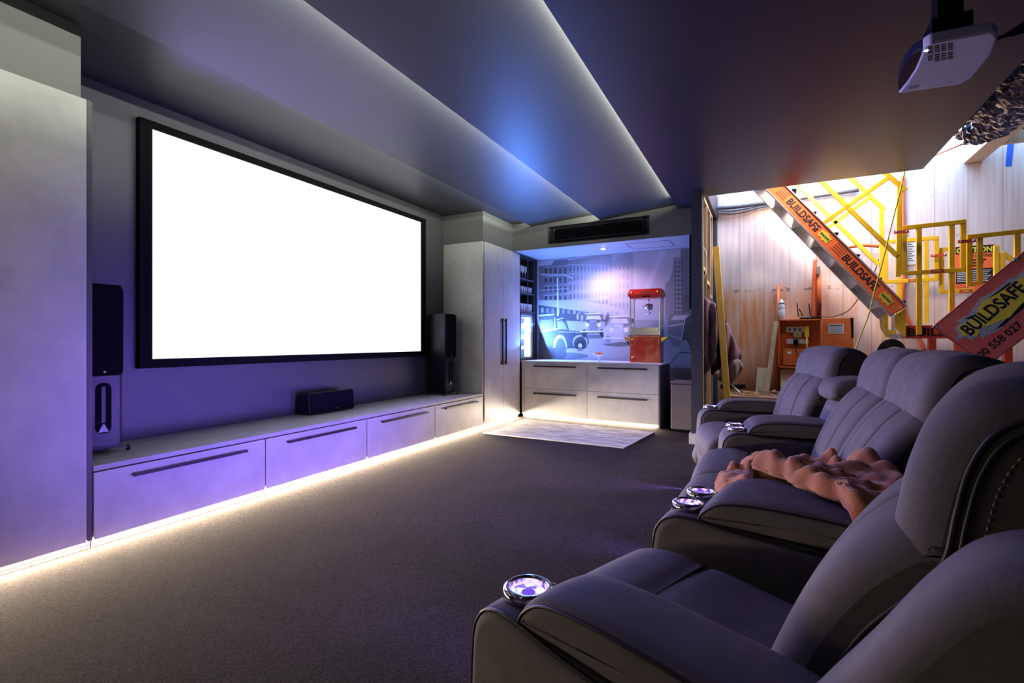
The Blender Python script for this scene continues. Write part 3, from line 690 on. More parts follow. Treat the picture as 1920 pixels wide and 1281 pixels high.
        ell(*P_(-17, 2), 8 * s, 12 * s, .55); ell(*P_(17, 2), 8 * s, 12 * s, .50); ell(*P_(-12, -3), 4 * s, 4.4 * s, .85); ell(*P_(12, -3), 4 * s, 4.4 * s, .85)
        ell(*P_(-18, 14), 5 * s, 8 * s, .08); ell(*P_(18, 14), 5 * s, 8 * s, .08); line(P_(-25, 11), P_(24, 10), 2.6 * s, .82)
        if plate: poly([P_(-14, 5), P_(-1, 5), P_(-1, 11), P_(-14, 11)], .85)
    front(1112, 612, .92, .20, .42)
    front(1160, 622, 1.12, .36, .72)
    poly([(1130, 618), (1150, 596), (1168, 600), (1172, 640), (1134, 646)], .66, .55)
    # right-hand cars
    poly([(1252, 600), (1258, 588), (1290, 586), (1300, 592), (1300, 655), (1262, 650), (1252, 632)], .34); poly([(1258, 600), (1264, 592), (1288, 591), (1292, 600)], .62)
    line((1252, 612), (1290, 606), 2, .7); line((1252, 628), (1276, 636), 2, .55)
    poly([(1276, 640), (1282, 600), (1296, 590), (1300, 590), (1300, 660), (1282, 652)], .16); line((1277, 640), (1284, 598), 1.5, .75); ell(1284, 652, 9, 14, .45)
    # printed sun haze between the buildings, with lamp glare on the print painted in
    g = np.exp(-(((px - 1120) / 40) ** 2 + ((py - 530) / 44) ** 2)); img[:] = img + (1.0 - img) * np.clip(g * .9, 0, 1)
    ray_ = np.exp(-((px - (1205 + (560 - py) * .42)) / 6) ** 2) * ((py < 560) & (py > 470)); img[:] = img + ray_ * .10
    rs = np.random.RandomState(3); img += (rs.rand(NZ, NX) - .5) * .05
    img = np.clip(img, .02, 1)
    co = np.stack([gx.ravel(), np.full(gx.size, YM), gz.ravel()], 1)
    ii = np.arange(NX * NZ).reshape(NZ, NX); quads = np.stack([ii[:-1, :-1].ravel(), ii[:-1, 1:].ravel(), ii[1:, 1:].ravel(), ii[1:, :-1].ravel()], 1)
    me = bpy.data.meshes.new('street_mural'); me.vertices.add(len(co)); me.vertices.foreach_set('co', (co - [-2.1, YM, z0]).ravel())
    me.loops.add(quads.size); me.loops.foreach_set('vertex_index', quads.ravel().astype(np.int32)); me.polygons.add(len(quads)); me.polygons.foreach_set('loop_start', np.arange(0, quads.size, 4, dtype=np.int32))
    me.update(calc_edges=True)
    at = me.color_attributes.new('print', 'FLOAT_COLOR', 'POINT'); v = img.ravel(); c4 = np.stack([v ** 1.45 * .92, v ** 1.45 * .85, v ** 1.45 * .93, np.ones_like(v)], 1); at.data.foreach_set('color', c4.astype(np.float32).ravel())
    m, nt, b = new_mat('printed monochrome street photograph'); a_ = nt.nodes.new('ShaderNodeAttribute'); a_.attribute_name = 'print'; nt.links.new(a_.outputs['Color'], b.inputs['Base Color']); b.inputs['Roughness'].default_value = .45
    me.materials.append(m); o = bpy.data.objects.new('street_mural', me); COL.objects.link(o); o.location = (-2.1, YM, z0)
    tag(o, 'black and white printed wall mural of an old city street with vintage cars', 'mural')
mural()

# ------------------------------------------------------------------ air grille, downlight
root = empty('air_grille', PY(1121, 430, 6.69), 'long black slatted air conditioning grille in the bulkhead above the bar', 'vent')
gz0, gz1, ga, gb = 2.672, 2.882, -2.80, -1.43
fm = MB().mat('gloss_black')
for a, b in (((ga, 6.686, gz0), (gb, 6.699, gz0 + .022)), ((ga, 6.686, gz1 - .022), (gb, 6.699, gz1)), ((ga, 6.686, gz0), (ga + .03, 6.699, gz1)), ((gb - .03, 6.686, gz0), (gb, 6.699, gz1))): fm.box(a, b)
fm.build('frame', root); MB().mat('black').box((ga + .01, 6.80, gz0 + .01), (gb - .01, 6.81, gz1 - .01)).build('backing', root)
for k in range(9):
    z = gz0 + .034 + k * .0175; s = MB().mat('gloss_black'); s.prism([(ga + .03, 6.692, z), (ga + .03, 6.72, z + .008), (ga + .03, 6.72, z + .0105), (ga + .03, 6.692, z + .0025)], (gb - ga - .06, 0, 0)); s.build('slat', root)
d = PZ(1131, 466.5, 2.58)
root = empty('downlight', (d.x, d.y, 2.574), 'small round lit downlight in the soffit over the bar', 'lamp')
MB().mat('white').lathe([(.036, .006), (.050, .006), (.050, .0), (.036, .0)], (d.x, d.y, 2.577), 20).build('trim_ring', root)
MB().mat('lamp').lathe([(0, -.016), (.022, -.012), (.036, 0), (.036, .004), (0, .004)], (d.x, d.y, 2.5785), 20).build('lens', root)

# ------------------------------------------------------------------ popcorn machine
def popcorn():
    a0, _ = bplane(1180, 640); Y = 7.12
    xl = PY(1181, 640, Y).x; xr = PY(1238, 640, Y).x; dY = .26; zb = .893
    z1 = PY(1210, 629, Y).z; z2 = PY(1210, 559, Y).z; z3 = PY(1210, 543, Y).z
    root = empty('popcorn_machine', ((xl + xr) / 2, Y + dY / 2, zb), 'red popcorn machine with glass chamber standing on the bar counter', 'popcorn machine')
    MB().mat('red_gold').box((xl, Y, zb + .001), (xr, Y + dY, z1)).build('base', root, bevel=.004)
    tr = MB().mat('gold'); y = Y - .0012; m_ = .022
    for p, q in (((xl + m_, zb + .03), (xr - m_, zb + .03)), ((xr - m_, zb + .03), (xr - m_, z1 - .02)), ((xr - m_, z1 - .02), (xl + m_, z1 - .02)), ((xl + m_, z1 - .02), (xl + m_, zb + .03))): tr.bar((p[0], y, p[1]), (q[0], y, q[1]), .004, .001)
    cx, cz = xl + (xr - xl) * .62, zb + (z1 - zb) * .48
    for k in range(11):
        a = k / 11 * 2 * PI; r0, r1 = .022, .045 + .018 * (k % 2); tr.bar((cx + r0 * math.cos(a), y, cz + r0 * math.sin(a)), (cx + r1 * math.cos(a), y, cz + r1 * math.sin(a)), .005, .001)
    for z in (zb + .07, z1 - .06):
        tr.lathe([(0, .002), (.012, .002), (.012, 0)], (xl + .035, Y - .001, z), 10, (0, -1, 0)); tr.lathe([(0, .002), (.008, .002), (.008, 0)], (xl + .055, Y - .001, z + .014), 10, (0, -1, 0))
    tr.build('gold_decoration', root)
    # glass chamber posts, panes
    t = .016
    for x in (xl, xr - t):
        for yy in (Y, Y + dY - t): MB().mat('silver').box((x, yy, z1 + .001), (x + t, yy + t, z2)).build('corner_post', root)
    MB().mat('glass').box((xl + t, Y + .004, z1 + .05), (xr - t, Y + .007, z2)).build('front_pane', root)
    MB().mat('glass').box((xr - .007, Y + t, z1 + .02), (xr - .004, Y + dY - t, z2)).build('side_pane', root)
    MB().mat('steel').box((xl + t, Y + .01, z1 + .005), (xr - t, Y + dY - .01, z1 + .045)).box((xl + t * 1.2, Y - .012, z1 + .045), (xr - t * 1.2, Y + .003, z1 + .115)).build('drawer_tray', root, bevel=.003)
    kt = MB().mat('steel'); kx = (xl + xr) / 2 + .03; ky = Y + dY / 2
    kt.lathe([(0, 0), (.045, .004), (.058, .03), (.058, .085), (.05, .09), (0, .095)], (kx, ky, z2 - .17), 18); kt.tube([(kx, ky, z2 - .08), (kx, ky, z2 - .002)], .008); kt.tube([(kx - .05, ky, z2 - .12), (kx - .11, ky, z2 - .12)], .006); kt.tube([(kx, ky, z2 - .17), (kx, ky, z2 - .23)], .006); kt.tube([(kx - .03, ky, z2 - .23), (kx + .035, ky, z2 - .20)], .006)
    kt.build('kettle', root)
    # roof: flared then tapering
    rf = MB().mat('red'); e = .028; zm = z2 + (z3 - z2) * .45
    def ring(d, z): return [(xl - d, Y - d, z), (xr + d, Y - d, z), (xr + d, Y + dY + d, z), (xl - d, Y + dY + d, z)]
    r = ring(.0, z2 + .001) + ring(e, zm) + ring(.004, z3 + .01)
    rf.add(r, [(3, 2, 1, 0)] + [(k_ * 4 + i, k_ * 4 + (i + 1) % 4, k_ * 4 + 4 + (i + 1) % 4, k_ * 4 + 4 + i) for k_ in range(2) for i in range(4)] + [(8, 9, 10, 11)], False); ro = rf.build('roof', root)
    tt = MB(); up = Vector((0, e - .004, z3 + .01 - zm)).normalized(); o_ = Vector(((xl + xr) / 2 + .01, Y - e, zm)) + up * .012
    text_mesh(tt, 'POPCORN', o_, (1, 0, 0), up, .034, .15, key='gold', bold=.02, align='C', push=.0015)
    for x in (xl + .03, xr - .03): tt.mat('gold').lathe([(0, .002), (.016, .002), (.016, 0)], Vector((x, Y - e, zm)) + up * .03 + Vector((0, -.001, 0)), 8, (0, -1, .3))
    tt.build('lettering', ro)
    sw_ = MB().mat('black')
    for k in range(3): x = (xl + xr) / 2 - .035 + k * .04; sw_.box((x, Y - .024, z2 + .012), (x + .024, Y - .006, z2 + .032))
    sw_.build('switch_row', root)
    for sgn, x in ((-1, xl), (1, xr)):
        h = MB().mat('gold'); zc = z1 - .03
        h.prism([(x + sgn * .001, Y + .02, zc - .075), (x + sgn * .075, Y + .02, zc - .02), (x + sgn * .105, Y + .02, zc + .002), (x + sgn * .105, Y + .02, zc + .012), (x + sgn * .001, Y + .02, zc - .0)], (0, .2, 0)); h.build('side_tray', root, bevel=.004)
popcorn()
# candy dish
c = PY(1123, 678, 7.06); cz = .893
root = empty('candy_dish', (c.x, 7.06, cz), 'footed glass dish of red and orange sweets on the bar counter', 'dish')
MB().mat('glassware').lathe([(.035, 0), (.035, .004), (.008, .012), (.006, .055), (.02, .075), (.07, .095), (.095, .115), (.092, .117), (.065, .10), (.0, .082)], (c.x, 7.06, cz), 24).build('bowl', root)
cm = MB(); cols = ['candy', 'red', 'gold']; M['gold_candy'] = plain('orange sweets', (.85, .35, .03), .4)
for k in range(46):
    a, rr = random.random() * 2 * PI, .078 * math.sqrt(random.random()); cm.mat(['candy', 'red', 'gold_candy'][k % 3]); cm.lathe([(0, -.009), (.009, -.005), (.010, .003), (0, .009)], (c.x + rr * math.cos(a), 7.06 + rr * math.sin(a), cz + .112 + .022 * (1 - rr / .08) + random.random() * .008), 7)
tag(cm.build('sweets', root), kind='stuff')
# power cable from the machine to the wall
MB().mat('cable_black').tube(smooth_loop([(-1.20, 7.45, .90), (-1.1, 7.5, 1.02), (-1.0, 7.57, 1.03), (-.9, 7.59, 1.0), (-.77, 7.58, 1.02)], 20, False), .005).build('power_cable', label='thin black cable looping on the mural right of the popcorn machine', cat='cable')
# pedal bin beside the bar
x0 = PY(1257, 760, 6.75).x
root = empty('pedal_bin', (-.97, 6.95, 0), 'tall grey pedal bin between the bar cabinet and the post', 'bin')
MB().mat('binm').box((x0, 6.78, .025), (-.765, 7.08, .625)).build('body', root, bevel=.012, seg=3)
MB().mat('binm').box((x0 - .004, 6.775, .630), (-.761, 7.085, .665)).build('lid', root, bevel=.014, seg=3)
MB().mat('black').box((x0 + .01, 6.79, .001), (-.775, 7.07, .024)).build('base', root)
MB().mat('chrome').bar((x0 + .06, 6.758, .03), (-.80, 6.758, .03), .014, .03).build('pedal', root, bevel=.003)
# rug
rc = [PZ(907, 813, .0), PZ(985, 787.5, .0), PZ(1226, 812, .0), PZ(1170, 841, .0)]
rg = MB().mat('rug'); n = 40
vv = []
for i in range(n + 1):
    for j in range(n + 1):
        a, b = i / n, j / n; p = rc[0] * (1 - a) * (1 - b) + rc[1] * a * (1 - b) + rc[2] * a * b + rc[3] * (1 - a) * b; vv.append((p.x, p.y, .012 + .002 * math.sin(i * 3.1 + j * 1.7)))
rg.add(vv, [(i * (n + 1) + j, i * (n + 1) + j + 1, (i + 1) * (n + 1) + j + 1, (i + 1) * (n + 1) + j) for i in range(n) for j in range(n)], True)
rg.prism([Vector((p.x, p.y, .001)) for p in rc], (0, 0, .009))
rgo = rg.build('rug', label='silver grey rug on the carpet in front of the bar cabinet', cat='rug')
eb = MB().mat('rug_edge')
for i in range(4):
    if i == 1: continue
    a, b = rc[i], rc[(i + 1) % 4]; eb.bar((a.x, a.y, .008), (b.x, b.y, .008), .022, .014, (0, 0, 1))
eb.build('binding', rgo, label='pale woven edge binding')

# ================================================================== RECLINER SOFA
sofa = empty('recliner_sofa', (-.05, 2.8, 0), 'curved grey suede cinema recliner sofa with lit cup holders along the right side', 'sofa')
def frame(ox, oy, deg):
    a = math.radians(deg); fwx, fwy = -math.cos(a), math.sin(a); lx, ly = math.sin(a), math.cos(a)
    return lambda u, v, z: Vector((ox - fwx * u + lx * v, oy - fwy * u + ly * v, z))
def cup(mb_parent, fr, u, v, z, R=.053):
    c = fr(u, v, z); r = MB().mat('chrome'); r.lathe([(R * .80, .0), (R * .80, .015), (R * .86, .019), (R * .98, .019), (R * 1.08, .014), (R * 1.10, .004), (R * 1.10, -.012), (R * .8, -.014)], c, 40)
    ho = r.build('cup_holder', mb_parent, label='chrome rimmed lit cup holder')
    g = MB().mat('cup_glow2'); g.lathe([(R * .795, .014), (R * .76, .002)], c, 32); del g.f[-2:], g.m[-2:], g.sm[-2:]
    g.mat('cup_glow').lathe([(R * .76, .002), (R * .3, .0025)], c, 32); del g.f[-2:], g.m[-2:], g.sm[-2:]
    g.mat('cup_dark').lathe([(R * .3, .0025), (0, .0025)], c, 32); g.f.pop(-1) if len(g.f[-1]) > 4 else None; g.m = g.m[:len(g.f)]; g.sm = g.sm[:len(g.f)]
    g.build('light_well', ho)
M['cup_dark'] = emit('cup holder base', (.16, .08, .75), 1.2)
def glowmix(m, c1, c2, s1, s2, sc):
    nt = m.node_tree; e = [n for n in nt.nodes if n.type == 'EMISSION'][0]; tc = nt.nodes.new('ShaderNodeTexCoord'); n = nt.nodes.new('ShaderNodeTexNoise'); n.inputs['Scale'].default_value = sc; r = nt.nodes.new('ShaderNodeValToRGB')
    r.color_ramp.elements[0].position = .42; r.color_ramp.elements[1].position = .58; r.color_ramp.elements[0].color = (*[q * s1 for q in c1], 1); r.color_ramp.elements[1].color = (*[q * s2 for q in c2], 1)
    nt.links.new(tc.outputs['Object'], n.inputs['Vector']); nt.links.new(n.outputs[0], r.inputs[0]); nt.links.new(r.outputs[0], e.inputs[0]); e.inputs[1].default_value = 1
glowmix(M['cup_glow'], (.35, .22, 1.0), (.75, .78, 1.0), .9, 1.5, 45)
glowmix(M['cup_glow2'], (.28, .10, .9), (.8, .6, 1.0), .8, 1.5, 60)
SIDE_ARM = [(.0, .10), (.0, .30), (.005, .46), (.02, .545), (.07, .592), (.16, .600), (.30, .585), (.55, .575), (.80, .57), (1.0, .55), (1.04, .30), (1.0, .10), (.5, .075)]
def arm(fr, half, cups, name, pad_from=.165, pad_to=.78, big=False, backpad=False):
    mb = MB().mat('sofa'); cushion(mb, fr, SIDE_ARM, -half, half, .028, puff=.006, n=96)
    P = surf_pts(SIDE_ARM, .02, .62, 70, -.004)
    for s in (-1, 1):   # piping and stitching along the top edge
        mb.mat('piping').tube([fr(u, s * (half - .010), z + 0.0) for u, z in P if z > .25], .0045, 6)
        if big: mb.mat('thread'); dashes(mb, [fr(u, s * (half - .026), z + .0045) for u, z in P if z > .25 and u < .9], .0011, .007, .004)
    if big:
        mb.mat('thread'); dashes(mb, [fr(u, -half - .007, .40 - u * .62) for u in np.linspace(.0, .5, 12)], .0012, .007, .004)
    ao = mb.build(name, sofa)
    pp = [(pad_from, .605), (pad_from + .02, .64), (pad_from + .08, .675), (pad_from + .22, .688), (.60, .682), (.74, .668), (pad_to, .64), (pad_to, .600), (.6, .590), (.3, .592), (pad_from + .03, .590)]
    pb = MB().mat('sofa'); hw = half - .006; cushion(pb, fr, pp, -hw, hw, .026, puff=.008, n=90)
    Q = surf_pts(pp, .0, .5, 60, .0)
    for s in (-1, 1):
        pts = [(u, z) for u, z in smooth_loop(pp[0:7], 60, False)]
        pb.mat('piping').tube([fr(u, s * (hw - .004), z - .012) for u, z in pts], .0035, 6)
        if big: pb.mat('thread'); dashes(pb, [fr(u, s * (hw - .018), z - .0005) for u, z in pts], .0012, .007, .004)
    pb.build('arm_pad', ao)
    for v in cups: cup(ao, fr, .105, v, .607, .055 if len(cups) == 1 else .050)
    # padded wing behind the arm
    wp = [(.66, .60), (.70, .68), (.775, .80), (.835, .90), (.885, .955), (.95, .975), (1.03, .95), (1.09, .85), (1.10, .66), (.95, .60)] if not backpad else [(.80, .56), (.80, .70), (.81, .82), (.90, .85), (1.03, .83), (1.08, .75), (1.08, .60), (.95, .56)]
    wb = MB().mat('sofa'); cushion(wb, fr, wp, -half + .002, half - .002, .035, puff=.010, n=72)
    if big: wb.mat('thread'); dashes(wb, [fr(u, -half + .006, z) for u, z in smooth_loop([(.74, .66), (.81, .79), (.87, .885), (.915, .94), (.96, .955)], 30, False)], .0013, .008, .005)
    wb.build('back_wing', ao)
    if name == 'centre_console' and backpad:
        cb_ = MB().mat('sofa'); cushion(cb_, fr, [(.60, .50), (.615, .62), (.645, .72), (.69, .82), (.76, .84), (.80, .70), (.80, .55)], -half + .012, half - .012, .03, puff=.008, n=60); cb_.build('back_panel', ao)
        tp_ = MB().mat('sofa'); cushion(tp_, fr, [(.655, .835), (.63, .865), (.635, .905), (.67, .945), (.76, .965), (.90, .965), (1.0, .94), (1.0, .86), (.85, .835)], -half + .004, half - .004, .035, puff=.010, n=72); tp_.build('top_pad', ao)
SEATP = [(.0, .16), (-.035, .28), (-.045, .38), (-.02, .455), (.05, .497), (.16, .512), (.23, .498), (.30, .500), (.45, .480), (.62, .455), (.68, .36), (.66, .20), (.3, .15)]
BACKP = [(.570, .43), (.575, .54), (.605, .66), (.65, .78), (.715, .885), (.80, .95), (.92, .93), (1.02, .80), (1.03, .55), (.92, .35), (.68, .35)]
HEADP = [(.785, .870), (.762, .900), (.768, .96), (.782, 1.03), (.805, 1.09), (.85, 1.138), (.925, 1.150), (1.02, 1.11), (1.09, 1.0), (1.11, .82), (1.06, .72), (.96, .75), (.87, .85)]
def seat(fr, w, big=False, du=0.):
    h = w / 2; fr0 = fr
    sb = MB().mat('sofa'); cushion(sb, fr, SEATP, -h + .006, h - .006, .03, puff=.010, n=110)
    sb.mat('piping').tube([fr(.232 + .02 * (abs(v) / h) ** 2, v, .505) for v in np.linspace(-h + .03, h - .03, 24)], .0045, 6)
    so = sb.build('seat_cushion', sofa)
    fp = MB().mat('sofa'); cushion(fp, fr, [(-.01, .055), (-.03, .10), (-.025, .20), (.0, .27), (.06, .27), (.07, .06)], -h + .02, h - .02, .02, n=40); fp.build('footrest_panel', sofa)
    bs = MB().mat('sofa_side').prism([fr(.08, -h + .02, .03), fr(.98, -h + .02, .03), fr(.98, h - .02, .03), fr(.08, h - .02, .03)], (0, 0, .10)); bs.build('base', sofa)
    g = h * .42
    fr = lambda u, v, z: fr0(u + du * min(1, .35 + max(0, z - .5) * 1.9), v, z)
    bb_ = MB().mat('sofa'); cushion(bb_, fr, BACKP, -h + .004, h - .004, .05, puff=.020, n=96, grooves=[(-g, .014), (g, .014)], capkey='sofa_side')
    front = [(.572, .50), (.582, .56), (.605, .66), (.65, .78), (.705, .87)]
    F_ = smooth_loop(front, 40, False)
    for s in (-1, 1):
        bb_.mat('piping' if not big else 'thread'); dashes(bb_, [fr(u - .0115 + .002, s * (g + .010), z + .006) for u, z in F_], .0012, .008, .004)
    if big:
        S = smooth_loop([(.655, .50), (.665, .57), (.69, .66), (.735, .77), (.80, .862)], 30, False)
        bb_.mat('piping').tube([fr(u, -h + .006, z) for u, z in S], .0048, 8); bb_.tube([fr(u + .016, -h + .000, z - .008) for u, z in S], .003, 8)
    bb_.build('backrest', sofa)
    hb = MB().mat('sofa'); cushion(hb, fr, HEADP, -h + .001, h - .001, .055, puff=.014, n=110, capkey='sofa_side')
    side = smooth_loop([(.80, .862), (.822, .91), (.832, .97), (.846, 1.035), (.872, 1.085), (.92, 1.11), (.98, 1.10), (1.04, 1.04), (1.07, .95)], 50, False)
    for s in (-1, 1):
        hb.mat('piping').tube([fr(u, s * (h - .001), z) for u, z in side], .0042 if big else .0032, 8)
        if big and s < 0:
            hb.tube([fr(u + .010, s * (h + .002), z - .008) for u, z in side], .003, 8)
            hb.mat('thread'); dashes(hb, [fr(u + .028, s * (h + .0005), z - .018) for u, z in side], .0010, .006, .005)
    hb.build('headrest', sofa)
A1 = frame(-.59, 1.075, 21); C1 = frame(-.330, 1.946, 10); C2 = frame(-.275, 3.655, -7); A2 = frame(-.525, 4.66, -15)
arm(A1, .10, [0.0], 'armrest', big=True)
arm(C1, .185, [-.082, .082], 'centre_console', big=True)
arm(C2, .185, [-.082, .082], 'centre_console', backpad=True)
arm(A2, .10, [0.0], 'armrest')
def mid(ax, ay, bx, by, t): return ax + (bx - ax) * t, ay + (by - ay) * t
S1 = frame(-.487, 1.425, 19)
seat(S1, .64, big=True, du=.032)
seat(frame(-.330, 2.470, 1.5), .66, du=.045)
seat(frame(-.325, 3.130, -1), .66, du=.045)
seat(frame(-.405, 4.195, -14), .70, du=-.033)

# ------------------------------------------------------------------ throw blanket
def throw():
    poly = smooth_loop([(-.185, 2.30), (-.195, 2.45), (-.13, 2.60), (-.02, 2.70), (.13, 2.74), (.23, 2.70), (.30, 2.55), (.31, 2.36), (.38, 2.22), (.41, 2.04), (.385, 1.84), (.310, 1.60), (.21, 1.71), (.08, 1.90), (-.02, 2.05), (-.06, 2.18), (-.12, 2.23)], 160)
    def ss(t): t = max(0., min(1., t)); return t * t * (3 - 2 * t)
    ctr = Vector((.10, 2.32)); RN, AN = 110, 360; P2 = smooth_loop([tuple(p) for p in poly[::4]], AN)
    tt = np.arange(AN) * 2 * PI / AN; P2 = P2 + (.010 * np.sin(tt * 11) + .006 * np.sin(tt * 23 + 1))[:, None] * np.array([[.7, .7]])
    def fold(x, y, sx, sy, ang, seed, wd):     # rounded folds wandering along one main direction
        c, s = math.cos(ang), math.sin(ang); a, b = x * c + y * s, -x * s + y * c
        n = noise.noise(Vector((a * sx + seed, b * sy + .6 * math.sin(a * 5), seed * 2.3))); return math.exp(-(n / wd) ** 2)
    def height(x, y, d):
        rel = Vector((x + .330, y - 1.946)); a = math.radians(10); v = rel.x * math.sin(a) + rel.y * math.cos(a)
        base = .520 - max(0, x + .05) * .06 + ss((x - .22) / .09) * .12
        t = ss((.235 - v) / .06); hang = ss((-.165 - v) / .05) * .11
        base = base * (1 - t) + (.712 - hang) * t
        bunch = .080 * math.exp(-((x - .13) / .15) ** 2 - ((y - 2.55) / .13) ** 2) + .11 * math.exp(-((x - .33) / .07) ** 2 - ((y - 2.15) / .13) ** 2) + .035 * math.exp(-((x + .08) / .12) ** 2 - ((y - 2.42) / .12) ** 2)
        f = .050 * fold(x, y, 2.0, 7.5, -.85, 3.1, .17) + .032 * fold(x, y, 3.0, 11.0, -.45, 7.7, .19) + .018 * fold(x, y, 8, 15, -1.1, 1.3, .20) + .010 * noise.noise(Vector((x * 22, y * 22, 4)))
        e = ss(d / .045); return base + .006 + e * (.014 + bunch * (1 - .55 * t) + f * (1 - .40 * t))
    vs = []
    for r in range(RN):
        k = r / (RN - 1)
        for (ex, ey) in P2:
            x = ctr.x + (ex - ctr.x) * k; y = ctr.y + (ey - ctr.y) * k; vs.append((x, y, height(x, y, (1 - k) * math.hypot(ex - ctr.x, ey - ctr.y))))
    mb = MB().mat('throw'); mb.add(vs, [(r * AN + i, r * AN + (i + 1) % AN, (r + 1) * AN + (i + 1) % AN, (r + 1) * AN + i) for r in range(RN - 1) for i in range(AN)], True)
    o = mb.build('throw_blanket', label='crumpled tan brown fleece throw spilling over the sofa seat and console', cat='blanket', fix=False)
    s = o.modifiers.new('s', 'SOLIDIFY'); s.thickness = .014; s.offset = 1
throw()

# ------------------------------------------------------------------ projector
def projector():
    zb = 2.50
    pts = [(1684, 176), (1797, 160), (1822, 148), (1862, 98), (1870, 78), (1871, 50)]
    c = PZ(1785, 110, zb)
    root = empty('projector', (c.x, c.y, zb + .12), 'white ceiling mounted projector above the sofa at top right', 'projector')
    P = [PZ(x, y, zb) for x, y in ((1684, 176), (1800, 159), (1822, 147), (1858, 104), (1869, 78), (1871, 70), (1862, 60), (1745, 82), (1731, 90), (1726, 108), (1716, 131), (1701, 155))]
    body = MB().mat('proj'); body.prism(P, (0, 0, .050)); b = body.build('shell', root, bevel=.010, seg=4)
    fr_ = MB().mat('proj_dark'); Q = [PZ(x, y, zb + .004) for x, y in ((1684, 173), (1683, 152), (1694, 124), (1710, 102), (1729, 91), (1724, 107), (1714, 132), (1699, 154))]
    fr_.prism(Q, (0, 0, .044)); fp = fr_.build('lens_panel', root, bevel=.003)
    vt = MB().mat('ink')
    e1 = (P[7] - P[6]).normalized(); e2 = Vector((-e1.y, e1.x, 0))
    if e2.dot(P[0] - P[7]) < 0: e2 = -e2
    for c_ in range(4):
        for r in range(8):
            if c_ == 0 and r > 6: continue
            xx, yy = 1740 + c_ * 12.5, 88 + r * 3.6 - c_ * 2.2 + (2.5 if r > 3 else 0); vt.prism([PZ(xx, yy, zb - .001), PZ(xx + 9, yy - 1.4, zb - .001), PZ(xx + 9, yy + .6, zb - .001), PZ(xx, yy + 2, zb - .001)], (0, 0, .0008))
    vt.build('vent_slots', root)
    lp = MB().mat('sign_grey'); q = PZ(1713, 163, zb); lp.obox(q + Vector((0, 0, -.001)), e1, e2, (0, 0, 1), .022, .012, .001); lp.build('label_plate', root)
    tx = MB(); q = PZ(1776, 158, zb - .001); text_mesh(tx, 'MEDIO', q, (P[6] - P[0]).normalized(), -(Vector((0, 0, 1)).cross((P[6] - P[0]).normalized())), .012, .05, key='sign_grey'); tx.build('lettering', root)
    led = MB().mat('lamp'); q = PZ(1737, 95, zb); led.obox(q + Vector((0, 0, -.0015)), e1, e2, (0, 0, 1), .006, .004, .001); led.build('status_light', root)
    m = PZ(1776, 60, zb + .1); mt = MB().mat('black'); mt.box((m.x - .07, m.y - .07, zb + .052), (m.x + .07, m.y + .07, zb + .14)); mt.box((m.x - .045, m.y - .045, zb + .14), (m.x + .045, m.y + .045, 2.925)); mt.box((m.x - .07, m.y - .07, 2.925), (m.x + .075, m.y + .075, 2.9385)); mt.build('ceiling_mount', root)
    cb = MB().mat('cable_black')
    for k in range(4):
        s = k * .018; cb.tube(smooth_loop([tuple(P[4] + Vector((-.01, s, .02))), tuple(P[4] + Vector((.10, .02 + s, .03 + s))), tuple(P[4] + Vector((.22, .0 + s, .12 + s))), tuple(P[4] + Vector((.27, -.05 + s, .30))), tuple(P[4] + Vector((.26 + s, -.12, .436)))], 24, False), .006)
    cb.build('cable_bundle', root)
projector()

# ================================================================== STAIRWELL
YN, YF = 6.60, 7.22
def N_(x, y, Y=YN): return PY(x, y, Y)
# --- ladder stair
root = empty('stair_ladder', N_(1690, 640), 'aluminium site stair with orange branded stringer rising to the upper floor', 'stairs')
bt, tp = N_(1685, 584), N_(1456.5, 354); dirS = (tp - bt).normalized(); nrmS = Vector((-dirS.z, 0, dirS.x)); 
if nrmS.z < 0: nrmS = -nrmS
half = .085
def stringer(Y, key, name, label):
    b0 = Vector((bt.x, Y, bt.z)); t0 = b0 + dirS * ((tp - bt).length + .75); mb = MB().mat('alu')
    mb.bar(b0, t0, half * 2, .035); mb.bar(b0 + nrmS * half, t0 + nrmS * half, .012, .055); mb.bar(b0 - nrmS * half, t0 - nrmS * half, .012, .055)
    if key: mb.mat(key).bar(b0 + Vector((0, -.019, 0)) + dirS * .01, t0 + Vector((0, -.019, 0)), half * 2 - .016, .002)
    return mb.build(name, root, label=label)
s1 = stringer(YN, 'orange', 'stringer', 'orange faced near stringer'); s2 = stringer(YF, None, 'stringer', 'bare aluminium far stringer')
L_ = (tp - bt).length
def on(k, h): return Vector((bt.x, YN - .0205, bt.z)) + dirS * (L_ * k) + nrmS * h
for k in (.895, .425): tx = MB(); text_mesh(tx, 'BUILDSAFE', on(k, -.036), -dirS, nrmS, .082, L_ * .255, key='ink', bold=.035); tx.build('lettering', s1)
for k in (.585, .095):
    cc = on(k, .0); tx = MB().mat('sign_yellow'); d_ = -dirS; st5 = [(-.075, -.01), (-.06, -.045), (-.02, -.032), (.01, -.055), (.03, -.035), (.075, -.045), (.068, .0), (.08, .03), (.03, .032), (.0, .05), (-.03, .035), (-.07, .04)]
    tx.prism([cc + d_ * a + nrmS * b for a, b in st5], (0, -.001, 0)); text_mesh(tx, 'BUILDSAFE', cc + d_ * -.06 + nrmS * -.012 + Vector((0, -.0015, 0)), d_, nrmS, .026, .12, key='ink', bold=.03); tx.build('logo_decal', s1)
M['decal_text'] = plain('dark red decal text', (.35, .05, .02), .5)
for k in (.48, .955):
    tx = MB()
    for r in range(4): tx.mat('decal_text').bar(on(k + .03, .045 - r * .026), on(k - .045, .045 - r * .026), .010, .001)
    tx.build('small_print', s1)
